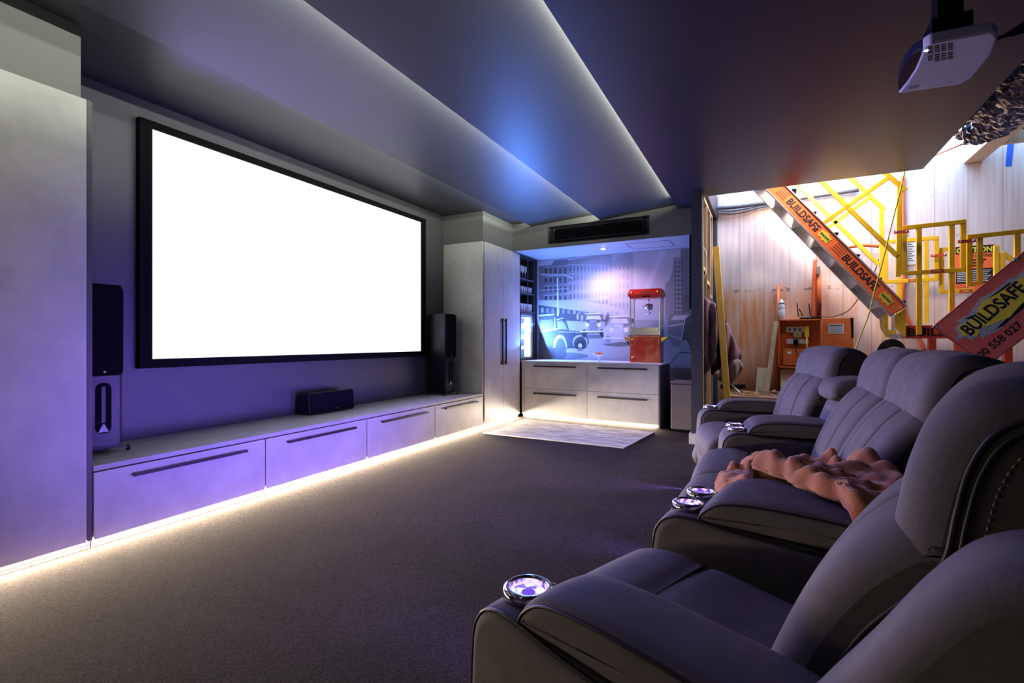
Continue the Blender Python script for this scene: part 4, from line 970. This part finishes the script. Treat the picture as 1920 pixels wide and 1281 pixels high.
for (x, y) in ((1490, 357), (1527, 400), (1568, 439), (1608, 480), (1649, 524), (1693, 567), (1453, 315)):
    p = N_(x, y); t_ = MB().mat('alu'); t_.box((p.x - .20, YN + .02, p.z - .04), (p.x, YF - .02, p.z - .005)); t_.mat('black').box((p.x - .03, YN - .02, p.z - .004), (p.x + .02, YF + .01, p.z + .016)); t_.build('tread', root)
bl = MB().mat('chrome')
for (x, y) in ((1679, 590), (1688, 578), (1531, 428)): bl.lathe([(0, .006), (.012, .004), (.012, 0)], N_(x, y) + Vector((0, -.022, 0)), 8, (0, -1, 0))
bl.build('bolts', root)
# foot brackets
def plate(Y, poly, slots, label):
    mb = MB().mat('yellow_bright'); mb.prism([N_(x, y, Y) for x, y in poly], (0, -.008, 0)); mb.mat('paper')
    for a, b in slots: mb.bar(N_(*a, Y) + Vector((0, -.010, 0)), N_(*b, Y) + Vector((0, -.010, 0)), .016, .002)
    return mb.build('foot_bracket', root)
plate(YF, [(1648, 585), (1665, 580), (1665, 618), (1680, 620), (1680, 632), (1661, 632), (1650, 615)], [((1652, 596), (1658, 604)), ((1658, 604), (1652, 614)), ((1656, 616), (1661, 624))], '')
plate(YN, [(1677, 592), (1698, 579), (1698, 632), (1690, 628), (1677, 612)], [], '')
# --- landing beams
lb = empty('landing_frame', N_(1735, 640), 'red landing beam with black lettering at the foot of the stair', 'beam')
a, b = N_(1698, 622.5), N_(1925, 611); zc = (a.z + b.z) / 2
bm_ = MB().mat('red_beam').bar((a.x, YN + .03, a.z), (3.35, YN + .03, a.z), .135, .04); text_mesh(bm_, 'BUILDSAFE', (a.x + .02, YN + .0085, a.z - .045), (1, 0, 0), (0, 0, 1), .09, .62, key='ink', bold=.03); bm_.build('front_beam', lb)
MB().mat('alu').box((a.x - .03, YN + .055, a.z - .07), (3.35, YF, a.z - .02)).build('deck', lb)
for x in (1750, 1800, 1893): q = N_(x, 640); MB().mat('red_beam').box((q.x - .03, YN + .02, .0), (q.x + .03, YN + .08, a.z - .072)).build('leg', lb)
q0, q1 = N_(1762, 640), N_(1830, 640); MB().mat('red_beam').box((q0.x - .1, YN + .03, 1.02), (q1.x, YN + .07, 1.10)).build('cross_brace', lb)
# --- handrails and gates: each welded frame is a thing
def rails(name, Y, segs, label, cat, w=.044, key='yellow', grp=None, decals=()):
    root = empty(name, N_(*segs[0][0], Y), label, cat, grp)
    for k, (p, q) in enumerate(segs):
        mb = MB().mat(key); off = Vector((0, .0012 * (k % 3), 0)); mb.bar(N_(*p, Y) + off, N_(*q, Y) + off, w, w * .8); mb.build('rail', root, bevel=.003)
    for (p, q, txt) in decals:
        A, B_ = N_(*p, Y) + Vector((0, -w * .4 - .001, 0)), N_(*q, Y) + Vector((0, -w * .4 - .001, 0)); d = MB().mat('red_beam').bar(A, B_, w * .9, .001)
        e_ = (B_ - A); d.mat('sign_yellow').bar(A.lerp(B_, .25) + Vector((0, -.001, 0)), A.lerp(B_, .75) + Vector((0, -.001, 0)), w * .45, .001); text_mesh(d, txt, A.lerp(B_, .28) + Vector((0, -.002, -.006)), e_, (0, 0, 1), w * .26, e_.length * .44, key='ink', bold=.02); d.build('decal', root)
    return root
rails('stair_handrail', YN, [((1498, 299), (1682, 480)), ((1600, 272), (1698, 358)), ((1687, 340), (1684, 519)), ((1526, 431), (1666, 333))], 'near yellow handrail of the stair with crossing brace', 'handrail')
rails('stair_handrail', YF, [((1450, 303), (1648, 497)), ((1520, 262), (1658, 394)), ((1653, 385), (1653, 527)), ((1552, 428), (1632, 370))], 'far yellow handrail of the stair, seen behind the near one', 'handrail', key='yellow_bright', decals=[((1505, 357), (1514, 367), 'BUILDSAFE')])
g1 = rails('guard_gate', YN, [((1691, 428), (1811, 415.5)), ((1695, 430), (1695, 515)), ((1806, 415), (1806, 509)), ((1695, 513), (1808, 506)), ((1723, 425), (1723, 628)), ((1784.5, 418), (1784.5, 600))], 'near yellow guard gate bolted to the landing beam above the lettering', 'gate', decals=[((1744, 509.5), (1768, 508), 'BUILDSAFE')])
rails('guard_gate', YN - .05, [((1813, 445), (1935, 432)), ((1817.5, 445), (1817.5, 537)), ((1837, 443), (1837, 534)), ((1817, 533), (1838, 531)), ((1907, 436), (1907, 640))], 'near yellow guard gate at the right edge, above the red signboard', 'gate')
rails('guard_gate', YF, [((1657, 454), (1760, 446)), ((1660.5, 454), (1660.5, 530)), ((1755.5, 446), (1755.5, 525)), ((1660, 529), (1758, 523.5)), ((1736.5, 449), (1736.5, 607)), ((1686, 520), (1686, 600))], 'far yellow guard gate behind the near one, left part', 'gate', key='yellow_bright', decals=[((1702, 527), (1718, 526), 'BUILDSAFE')])
rails('guard_gate', YF + .03, [((1761, 469), (1783, 466.5)), ((1765, 469), (1765, 550)), ((1765, 548), (1826, 543)), ((1868, 460), (1868, 535)), ((1880, 474), (1880, 535)), ((1878, 474), (1903, 490))], 'far yellow guard frame in front of the caution poster', 'gate', key='yellow_bright', decals=[((1798, 547), (1822, 545), 'BUILDSAFE')])
for x0_, x1_, y0_, Yc, lab in ((1676, 1704, 435, YN - .05, 'red rail clamp joining the near handrail post and gate'), (1796, 1829, 452.5, YN - .10, 'red rail clamp joining the two near gates'), (1745, 1775, 479, YF - .04, 'small red rail clamp on the far gates')):
    c_ = MB().mat('red_beam'); a, b = N_(x0_, y0_ + 1, Yc), N_(x1_, y0_ - 1, Yc); c_.bar(a, b, .030, .02); c_.mat('chrome').lathe([(0, .03), (.008, .03), (.008, 0)], a.lerp(b, .15), 8, (0, -1, 0)); c_.lathe([(0, .03), (.008, .03), (.008, 0)], a.lerp(b, .85), 8, (0, -1, 0)); c_.build('rail_clamp', label=lab, cat='clamp')
# --- big sign
YS = YN - .16
Lp, Tp, Bp = N_(1748, 613, YS), N_(1905, 483, YS), N_(1870, 673, YS)
e1 = (Tp - Lp).normalized(); e2 = Vector((e1.z, 0, -e1.x))        # e2 points down-right
hgt = abs((Bp - Lp).dot(e2)); lenS = 1.02
root = empty('site_sign', Bp, 'tilted red signboard with yellow and black lettering hung on the guard gate', 'sign')
def sg(a, b, d=0): return Lp + e1 * a + e2 * b + Vector((0, -d, 0))
board = MB().mat('sign_red').prism([sg(0, 0), sg(lenS, 0), sg(lenS, hgt), sg(0, hgt)], (0, .006, 0)).build('board', root)
eg = MB().mat('ink')
for p, q in (((.008, .008), (lenS, .008)), ((.008, .008), (.008, hgt - .008)), ((.008, hgt - .008), (lenS, hgt - .008))): eg.bar(sg(*p, .001), sg(*q, .001), .004, .001)
eg.build('border', board)
U_, V_ = (lenS), hgt
gr = [(.13, .60), (.20, .55), (.17, .46), (.27, .46), (.26, .33), (.36, .36), (.50, .12), (.55, .20), (.66, .17), (.86, .17), (.86, .52), (.72, .50), (.56, .66), (.50, .60), (.36, .64), (.38, .74), (.27, .64), (.24, .72), (.20, .63)]
def shape(key, pts, d): 
    mb.mat(key).prism([sg(a * U_, b * V_, d) for a, b in pts], (0, -.001, 0))
# logo: measured in the sign's own axes from the photograph
def sp(x, y):
    P = N_(x, y, YS) - Lp; return P.dot(e1), P.dot(e2)
def shp(mb, key, pts, d): mb.mat(key).prism([sg(*sp(x, y), d) for x, y in pts], (0, -.001, 0))
mb = MB()
shp(mb, 'sign_grey', [(1789, 616), (1800, 605), (1793, 602), (1816, 590), (1838, 560), (1865, 545), (1895, 520), (1903, 522), (1912, 513), (1925, 500), (1925, 570), (1900, 597), (1875, 618), (1840, 634), (1836, 625), (1822, 639), (1808, 632), (1790, 640), (1797, 626)], .001)
shp(mb, 'ink', [(1808, 598), (1836, 586), (1852, 560), (1890, 532), (1897, 528), (1870, 568), (1830, 600)], .0022)
shp(mb, 'ink', [(1842, 628), (1868, 616), (1905, 580), (1925, 560), (1925, 572), (1880, 612)], .0022)
shp(mb, 'sign_yellow', [(1793, 615), (1806, 608), (1828, 592), (1841, 566), (1868, 552), (1905, 527), (1925, 515), (1925, 560), (1903, 583), (1893, 595), (1862, 607), (1838, 616), (1832, 632), (1820, 626), (1806, 631), (1801, 622)], .0034)
o0 = Vector(sg(*sp(1819, 630), .0052)); o1 = sg(*sp(1921, 546), .0052)
et = (o1 - o0).normalized(); nt_ = Vector((-et.z, 0, et.x)); 
if nt_.z < 0: nt_ = -nt_
text_mesh(mb, 'BUILDSAFE', o0, et, nt_, .125, (o1 - o0).length * 1.06, key='ink', bold=.03)
o2 = sg(*sp(1827, 683), .0025); o3 = sg(*sp(1921, 609), .0025); e3 = (o3 - o2).normalized()
text_mesh(mb, '1300 558 027', o2 , e3, Vector((-e3.z, 0, e3.x)), .070, (o3 - o2).length * .98, key='ink', bold=.015)
mb.build('lettering', board)
for x, y in ((1753, 613), (1904, 488)):
    t_ = MB().mat('silver').lathe([(.008, 0), (.008, .003), (.018, .003), (.018, 0)], sg(*sp(x, y), .001), 14, (0, -1, 0)); t_.build('eyelet', board)
MB().mat('cable_black').tube([sg(*sp(1904, 487), .012), sg(*sp(1912, 482), .0), sg(*sp(1912, 480), -.08), sg(*sp(1905, 484), -.05)], .006).build('tie', root)
# --- caution poster and notice on the wall side
YC = 7.684
def flat(name, x0, y0, x1, y1, key, label, cat, Y=YC):
    a, b = PY(x0, y1, Y), PY(x1, y0, Y); mb = MB().mat(key).box((a.x, Y, a.z), (b.x, Y + .004, b.z)); return mb, a, b
mb, a, b = flat('', 1791, 458, 1864, 548, 'orange', '', '')
W2, H2 = b.x - a.x, b.z - a.z
cp = mb.build('caution_poster', label='orange CAUTION poster with black text panels behind the yellow rails', cat='poster')
mb = MB(); 
mb.mat('ink').box((a.x + W2 * .01, YC - .002, b.z - H2 * .165), (b.x - W2 * .02, YC - .0005, b.z - H2 * .005)); text_mesh(mb, 'CAUTION', (a.x + W2 * .03, YC - .0025, b.z - H2 * .145), (1, 0, 0), (0, 0, 1), H2 * .12, W2 * .92, key='sign_yellow', bold=.04)
text_mesh(mb, 'KEEP CLEAR STAIRS'.replace('KEEP CLEAR', 'YOUR'), (a.x + W2 * .42, YC - .0012, b.z - H2 * .255), (1, 0, 0), (0, 0, 1), H2 * .06, W2 * .53, key='ink', bold=.02)
for r in range(3): mb.mat('ink').box((a.x + W2 * .12, YC - .0015, b.z - H2 * (.33 + r * .06)), (a.x + W2 * (.8 - .06 * r), YC - .0005, b.z - H2 * (.30 + r * .06)))
mb.mat('ink').box((a.x + W2 * .02, YC - .0015, b.z - H2 * .82), (b.x - W2 * .02, YC - .0005, b.z - H2 * .50))
for r in range(7): mb.mat('paper').box((a.x + W2 * .05, YC - .0025, b.z - H2 * (.552 + r * .038)), (a.x + W2 * (.93 - .05 * (r % 3)), YC - .0016, b.z - H2 * (.54 + r * .038)))
mb.build('print', cp)
mb, a, b = flat('', 1700, 450, 1718, 497, 'paper', '', ''); no = mb.build('wall_notice', label='white paper notice with black lines left of the caution poster', cat='notice')
mb = MB().mat('ink'); H2 = b.z - a.z
for r in range(9): mb.box((a.x + .015, YC - .0015, b.z - H2 * (.08 + r * .095)), (b.x - .02 - .02 * (r % 2), YC - .0005, b.z - H2 * (.055 + r * .095)))
mb.build('print', no)

# --- electrical box
YE = 7.62
p0, p1 = PY(1459, 690, YE), PY(1541, 598, YE); zt, zb = p1.z, p0.z
root = empty('electrical_box', (p0.x, YE, zb), 'open orange temporary power box on the stained wall behind the sofa', 'electrical box')
t = .018; bd = MB().mat('orange_box')
bd.box((p0.x, YE, zb), (p0.x + t, 7.745, zt)).box((p1.x - t, YE, zb), (p1.x, 7.745, zt)).box((p0.x, YE, zb), (p1.x, 7.745, zb + t)).box((p0.x, YE, zt - t), (p1.x, 7.745, zt)).box((p0.x, 7.735, zb), (p1.x, 7.747, zt))
bd.build('body', root, bevel=.002)
W3, H3 = p1.x - p0.x, zt - zb
def ebx(fx0, fx1, fz0, fz1, y0, y1, key, name='socket_strip', par=root):
    return MB().mat(key).box((p0.x + W3 * fx0, y0, zb + H3 * fz0), (p0.x + W3 * fx1, y1, zb + H3 * fz1)).build(name, par, bevel=.002)
ebx(.12, .88, .06, .40, 7.66, 7.734, 'orange_box', 'lower_cover')
ebx(.20, .72, .74, .85, 7.70, 7.734, 'paper'); ebx(.20, .72, .50, .60, 7.70, 7.734, 'paper')
for fx in (.24, .36, .48): ebx(fx, fx + .07, .76, .83, 7.695, 7.699, 'steel', 'switch'); 
ebx(.36, .47, .46, .59, 7.65, 7.699, 'black', 'adaptor'); ebx(.62, .72, .64, .86, 7.65, 7.698, 'yellow_bright', 'yellow_adaptor')
wt = MB().mat('sign_yellow'); x_, z_ = p0.x + W3 * .46, zb + H3 * .64; wt.prism([(x_ - .04, 7.697, z_), (x_ + .04, 7.697, z_), (x_, 7.697, z_ + .065)], (0, -.001, 0)); wt.mat('paper').box((x_ - .045, 7.698, z_ - .008), (x_ + .045, 7.7, z_ + .075)); wt.mat('ink').box((x_ - .003, 7.6945, z_ + .015), (x_ + .003, 7.6955, z_ + .045)); wt.build('warning_label', root)
cb = MB().mat('cable_black'); cb.tube(smooth_loop([(p0.x + W3 * .42, 7.66, zb + H3 * .48), (p0.x + W3 * .45, 7.645, zb + H3 * .3), (p0.x + W3 * .6, 7.64, zb + H3 * .2), (p0.x + W3 * .62, 7.64, zb + .02)], 14, False), .005); cb.mat('cord').tube([(p0.x + W3 * .67, 7.655, zb + H3 * .64), (p0.x + W3 * .67, 7.64, zb + H3 * .1)], .006); cb.build('cables', root)
hand_ = MB().mat('paper').box((p0.x + W3 * .22, 7.6585, zb + H3 * .29), (p0.x + W3 * .31, 7.6595, zb + H3 * .34)); hand_.build('sticker', root)
# door swung open to the right
h0 = Vector((p1.x + .006, YE + .01, 0)); dd_ = Vector((PY(1600, 598, YE - .04).x - h0.x, -.05, 0)); ln = dd_.length; dd_.normalize(); dn = Vector((dd_.y, -dd_.x, 0))
dz0, dz1 = zb + .01, zt + .005
do = MB().mat('orange_box'); do.prism([h0 + Vector((0, 0, dz0)), h0 + dd_ * ln + Vector((0, 0, dz0)), h0 + dd_ * ln + dn * -.02 + Vector((0, 0, dz0)), h0 - dn * .02 + Vector((0, 0, dz0))], (0, 0, dz1 - dz0)); dob = do.build('door', root, bevel=.003)
q = MB().mat('paper'); A = h0 + dd_ * (ln * .20) + dn * .001 + Vector((0, 0, zt - .20)); q.prism([A, A + dd_ * ln * .5, A + dd_ * ln * .5 + Vector((0, 0, .13)), A + Vector((0, 0, .13))], dn * .001)
q.mat('ink'); 
for r in range(7): A2_ = A + dn * .0022 + Vector((0, 0, .012 + r * .016)); q.prism([A2_ + dd_ * .01, A2_ + dd_ * (ln * .48), A2_ + dd_ * (ln * .48) + Vector((0, 0, .003 if r < 6 else .012)), A2_ + dd_ * .01 + Vector((0, 0, .003 if r < 6 else .012))], dn * .0008)
q.build('printed_label', dob)
MB().mat('black').prism([h0 + dd_ * (ln - .02) + dn * .001 + Vector((0, 0, dz1 - .26)), h0 + dd_ * (ln + .002) + dn * .001 + Vector((0, 0, dz1 - .26)), h0 + dd_ * (ln + .002) + dn * .001 + Vector((0, 0, dz1)), h0 + dd_ * (ln - .03) + dn * .001 + Vector((0, 0, dz1))], dn * .002).build('edge_seal', dob)
# bottle + router on the box
bz = zt + .001; x_ = PY(1465.5, 590, 7.68).x
root = empty('spray_bottle', (x_, 7.67, bz), 'white plastic bottle standing on the orange power box', 'bottle')
bo = MB().mat('bottle').lathe([(.038, 0), (.042, .01), (.042, .13), (.036, .145), (.040, .16), (.040, .19), (.034, .205), (.034, .215)], (x_, 7.67, bz), 20).build('body', root)
MB().mat('bottle').lathe([(.036, .216), (.036, .24), (.026, .25), (.015, .255), (.015, .28), (0, .283)], (x_, 7.67, bz), 20).build('cap', root)
mk = MB().mat('ink')
for k in range(18):
    a = -1.9 + k * .16; a2 = a + .1; zc = bz + .07 + .03 * math.sin(k * .35 * 2); mk.tube([(x_ + .0425 * math.cos(a), 7.67 + .0425 * math.sin(a), zc), (x_ + .0425 * math.cos(a2), 7.67 + .0425 * math.sin(a2), bz + .07 + .03 * math.sin((k + 1) * .7))], .001, 4)
mk.build('scribble', bo)
xa, xb = PY(1500, 595, 7.66).x, PY(1541, 595, 7.66).x
root = empty('wifi_router', ((xa + xb) / 2, 7.67, bz), 'black router with upright antennas on the orange power box', 'router')
MB().mat('black').box((xa, 7.63, bz), (xb - .005, 7.73, bz + .02)).build('body', root, bevel=.005)
for (px0, py0, px1, py1, Y) in ((1497, 594, 1494.5, 568, 7.645), (1505, 593, 1498.5, 579, 7.72), (1520, 592, 1516.5, 569, 7.72), (1536, 592, 1539.5, 568, 7.645)):
    A, B_ = PY(px0, py0, Y), PY(px1, py1, Y); A.z = max(A.z, bz + .021); MB().mat('black').bar(A, B_, .012, .008).build('antenna', root, bevel=.001)
# conduits, pipes, hoses
def pipe(name, pts, r, key, label, cat, n=24, smooth=True):
    P = smooth_loop([tuple(p) for p in pts], n, False) if smooth and len(pts) > 2 else pts
    return MB().mat(key).tube(P, r, 10).build(name, label=label, cat=cat)
pipe('conduit', [PY(1529, 485, 7.70), PY(1527, 520, 7.70), PY(1525, 560, 7.70), PY(1525, 597, 7.70)], .022, 'conduit', 'orange flexible conduit dropping into the top of the power box', 'conduit')
pipe('conduit', [PY(1535.5, 507, 7.715), PY(1535.5, 596, 7.715)], .03, 'orange_box', 'straight orange steel conduit beside the flexible one above the power box', 'conduit', smooth=False)
pipe('conduit', [PY(1527, 487, 7.7), PY(1530, 479, 7.69), PY(1540, 477, 7.68), PY(1550, 481, 7.7)], .018, 'bottle', 'white clip and pipe bend on the wall above the power box', 'pipe')
jb = MB().mat('steel').box(PY(1531, 514, 7.65), PY(1538, 500, 7.68)).build('junction_clip', label='small grey metal socket above the straight conduit', cat='socket')
pipe('orange_hose', [PY(1560, 472, 7.70), PY(1590, 464, 7.66), PY(1620, 460, 7.62), PY(1648, 462, 7.62)], .022, 'conduit', 'orange hose running horizontally behind the stair rails', 'hose')
pipe('orange_hose', [PY(1694, 330, 7.665), PY(1693, 400, 7.665), PY(1697, 500, 7.665), PY(1692, 560, 7.665), PY(1702, 600, 7.665), PY(1722, 630, 7.665), PY(1733, 660, 7.66)], .022, 'conduit', 'orange hose hanging down the wall behind the guard gates', 'hose', 50)
pipe('standpipe', [PY(1459.5, 536, 7.70), PY(1457, 640, 7.70), PY(1454, 780, 7.70)], .024, 'orange_box', 'orange upright pole left of the power box', 'pole', smooth=False)
pipe('yellow_cord', [PY(1701, 290, 6.295), PY(1697, 318, 6.31), PY(1686, 365, 6.35), PY(1672, 420, 6.35), PY(1655, 490, 6.35), PY(1640, 545, 6.35), PY(1629, 590, 6.35), PY(1615, 625, 6.35), PY(1600, 665, 6.35)], .007, 'cord', 'thin yellow cord hanging in front of the stair', 'cord', 60)
pipe('black_cable', [PY(1541, 594, 7.6), PY(1562, 594, 7.55), PY(1590, 583, 7.4), PY(1612, 557, 7.24)], .005, 'cable_black', 'thin black cable rising from the router to the stair', 'cable')
pipe('black_cable', [PY(1655, 455, 7.245), PY(1650, 480, 7.5), PY(1640, 510, 7.742)], .006, 'cable_black', 'short black cable behind the far handrail post', 'cable')
cb = MB().mat('cable_black')
for k in range(6): cb.tube([PY(1672 + (27 - k * 1.2) * math.cos(a) + k, 664 + (27 - k * 2.4) * math.sin(a), 7.10 + .02 * k) for a in np.linspace(0, 2 * PI, 30)], .0085, 6)
cb.build('cable_coil', label='coil of black cable hanging below the landing behind the sofa', cat='cable')
cc = MB().mat('gable').tube(smooth_loop([tuple(PY(x, y, 7.70)) for x, y in ((1334, 391), (1380, 388), (1430, 381), (1500, 372), (1610, 356))], 30, False), .028); cc.mat('cable_black')
for dy in (4, 8): cc.tube(smooth_loop([tuple(PY(x, y + dy, 7.69)) for x, y in ((1334, 391), (1380, 389 + dy * .5), (1430, 381), (1500, 372))], 24, False), .007)
cc.build('wall_conduit', label='grey conduit and cables running along the top of the stairwell wall', cat='conduit')
# leaning timbers
def plank(Ya, Yb, p, q, wdt, th, key, name, label):
    A, B_ = PY(*p, Ya), PY(*q, Yb)
    if name != 'timber_stick': A = A - (B_ - A) * ((A.z - .003) / (B_.z - A.z))
    return MB().mat(key).bar(A, B_, wdt, th).build(name, label=label, cat='timber', bevel=.002)
pl = plank(6.46, 6.60, (1365, 768), (1342, 463), .075, .035, 'yellow_pine', 'leaning_plank', 'long yellow plank leaning beside the hanging towels')
plank(7.40, 7.56, (1437, 740), (1455, 603), .055, .03, 'pine', 'timber_stick', 'slim timber stick leaning left of the power box')
plank(7.62, 7.70, (1428, 738), (1432, 690), .16, .02, 'pine', 'timber_board', 'pale board standing against the wall left of the power box')
plank(7.6, 7.70, (1475, 738), (1474, 693), .14, .02, 'pine', 'timber_board', 'pale board standing below the power box')
plank(7.64, 7.72, (1491, 738), (1491, 694), .08, .02, 'pine', 'timber_board', 'narrow pale board below the power box, right of the wider one')
cl = MB().mat('pine').box((1.33, 7.60, 0), (1.42, 7.685, 1.62)).build('timber_post', label='short pale upright post behind the stair foot', cat='post')
# towels hanging on the stud wall
def drape(name, pts_px, Ya, th, key, label):
    # polygon outline in the Y plane with soft thickness and wavy surface
    n = len(pts_px); ring_ = smooth_loop(pts_px, 60); c = ring_.mean(0); vs = []; R_ = 9
    for k in range(R_):
        s = k / (R_ - 1)
        for i, (x, y) in enumerate(ring_):
            x2, y2 = c[0] + (x - c[0]) * s, c[1] + (y - c[1]) * s; dep = .035 * math.sin(x2 * .35) + .012 * math.sin(y2 * .11 + x2 * .2); vs.append(PY(x2, y2, Ya - (1 - s ** 3) * .03 + dep))
    mb = MB().mat(key); mb.add(vs, [(k * 60 + i, k * 60 + (i + 1) % 60, (k + 1) * 60 + (i + 1) % 60, (k + 1) * 60 + i) for k in range(R_ - 1) for i in range(60)], True)
    o = mb.build(name, label=label, cat='towel', fix=False); s = o.modifiers.new('s', 'SOLIDIFY'); s.thickness = th; s.offset = 0; return o
drape('hanging_towel', [(1319, 562), (1322, 558), (1332, 565), (1341, 572), (1344, 620), (1340, 670), (1330, 692), (1320, 702), (1318, 690), (1319, 620)], 6.30, .02, 'towel', 'purple brown towel hanging on the end of the stud wall')
drape('hanging_towel', [(1341, 571), (1352, 582), (1362, 605), (1378, 640), (1390, 668), (1378, 682), (1352, 694), (1337, 704), (1334, 690), (1342, 640)], 6.75, .02, 'blackcloth', 'dark towel behind the yellow plank')
drape('hanging_towel', [(1362, 605), (1378, 640), (1390, 668), (1380, 680), (1364, 684), (1361, 640)], 6.70, .015, 'towel', 'plum coloured cloth corner right of the yellow plank')
drape('hanging_towel', [(1340, 700), (1360, 685), (1384, 674), (1392, 690), (1380, 708), (1368, 722), (1352, 716), (1342, 708)], 6.68, .015, 'towel2', 'pale taupe cloth hanging lowest beside the yellow plank')
br = MB().mat('gloss_black').bar(PY(1351, 725, 7.3), PY(1398, 725, 7.3), .06, .03).build('broom_head', label='black broom head lying near the stained wall', cat='broom')
MB().mat('steel').tube([PY(1372, 722, 7.1), PY(1398, 748, 7.0)], .014, 8).build('metal_tube', label='short grey metal tube leaning behind the far armrest', cat='tube')
# rubble/offcuts behind the far arm
ob = MB().mat('pine')
for k in range(24):
    x, y = random.uniform(-.40, .35), random.uniform(6.85, 7.35); a = random.random() * PI; ob.obox((x, y, .512 + random.random() * .03), (math.cos(a), math.sin(a), 0), (-math.sin(a), math.cos(a), 0), (0, 0, 1), random.uniform(.04, .12), .01, .006)
ob.mat('slab').box((-.45, 6.80, .0), (.45, 7.40, .50)); tag(ob.build('offcut_pile', label='low heap of timber offcuts and debris behind the far armrest', cat='debris'), kind='stuff')
gc = MB().mat('green'); cushion(gc, lambda u, v, z: Vector((.33 + u, 6.2 + v, .50 + z)), [(0, 0), (-.02, .05), (.08, .11), (.2, .09), (.28, .02), (.2, 0)], -.1, .1, .04, n=40); gc.build('teal_bag', label='dark teal bag behind the far recliner', cat='bag')
MB().mat('slab').box((.25, 6.05, 0), (.65, 6.34, .498)).build('storage_crate', label='brown crate under the teal bag behind the far recliner', cat='crate')
# blue paint stroke on the wall
bp = MB(); M['blue_paint'] = plain('blue spray paint', (.02, .10, .55), .5); a, b = PY(1891, 312, 7.688), PY(1895, 270, 7.688); bp.mat('blue_paint').bar(a, b, .055, .002); bp.build('paint_mark', label='blue spray paint stroke on the upper wall at right', cat='paint mark')
# beams and foil duct in the raw ceiling
bmx = MB().mat('pine').box((2.13, 6.30, 3.33), (2.30, 7.68, 3.60)).build('timber_beam', label='pale timber beam above the stair at the top right', cat='beam')
bm2 = MB().mat('pine').box((2.302, 7.10, 3.33), (3.39, 7.16, 3.75)); text_mesh(bm2, 'SHIFT', (2.42, 7.099, 3.46), (1, 0, 0), (0, 0, 1), .10, .42, key='ink'); bm2.build('timber_beam', label='timber header lettered in black at the right edge above the stair', cat='beam')
def duct():
    mb = MB().mat('foil'); n, m = 54, 150; vs = []; rs = np.random.RandomState(5)
    path = smooth_loop([(1.98, 3.9, 3.27), (1.88, 4.6, 3.28), (1.80, 5.2, 3.29), (1.84, 5.75, 3.30), (1.85, 6.2, 3.33)], m, False)
    for i, p in enumerate(path):
        for k in range(n):
            a = 2 * PI * k / n; V = Vector((i * .30, math.cos(a) * 3.2, math.sin(a) * 3.2)); r = .22 + .05 * noise.noise(V * .5) + .030 * abs(noise.noise(V * 1.3)) + .030 * noise.noise(V * 2.7) + rs.rand() * .006
            vs.append((p[0] + r * math.cos(a), p[1] + .012 * rs.rand(), p[2] + r * math.sin(a)))
    mb.add(vs, [(i * n + k, i * n + (k + 1) % n, (i + 1) * n + (k + 1) % n, (i + 1) * n + k) for i in range(m - 1) for k in range(n)], False)
    mb.build('foil_duct', label='crumpled silver foil flexible duct above the sofa at the right edge', cat='duct')
duct()
pipe('brown_cable', [PY(1752, 292, 7.2), PY(1800, 272, 6.27), PY(1850, 252, 6.26), PY(1915, 216, 6.26)], .008, 'orange_dark', 'thin brown cable strung below the foil duct', 'cable')
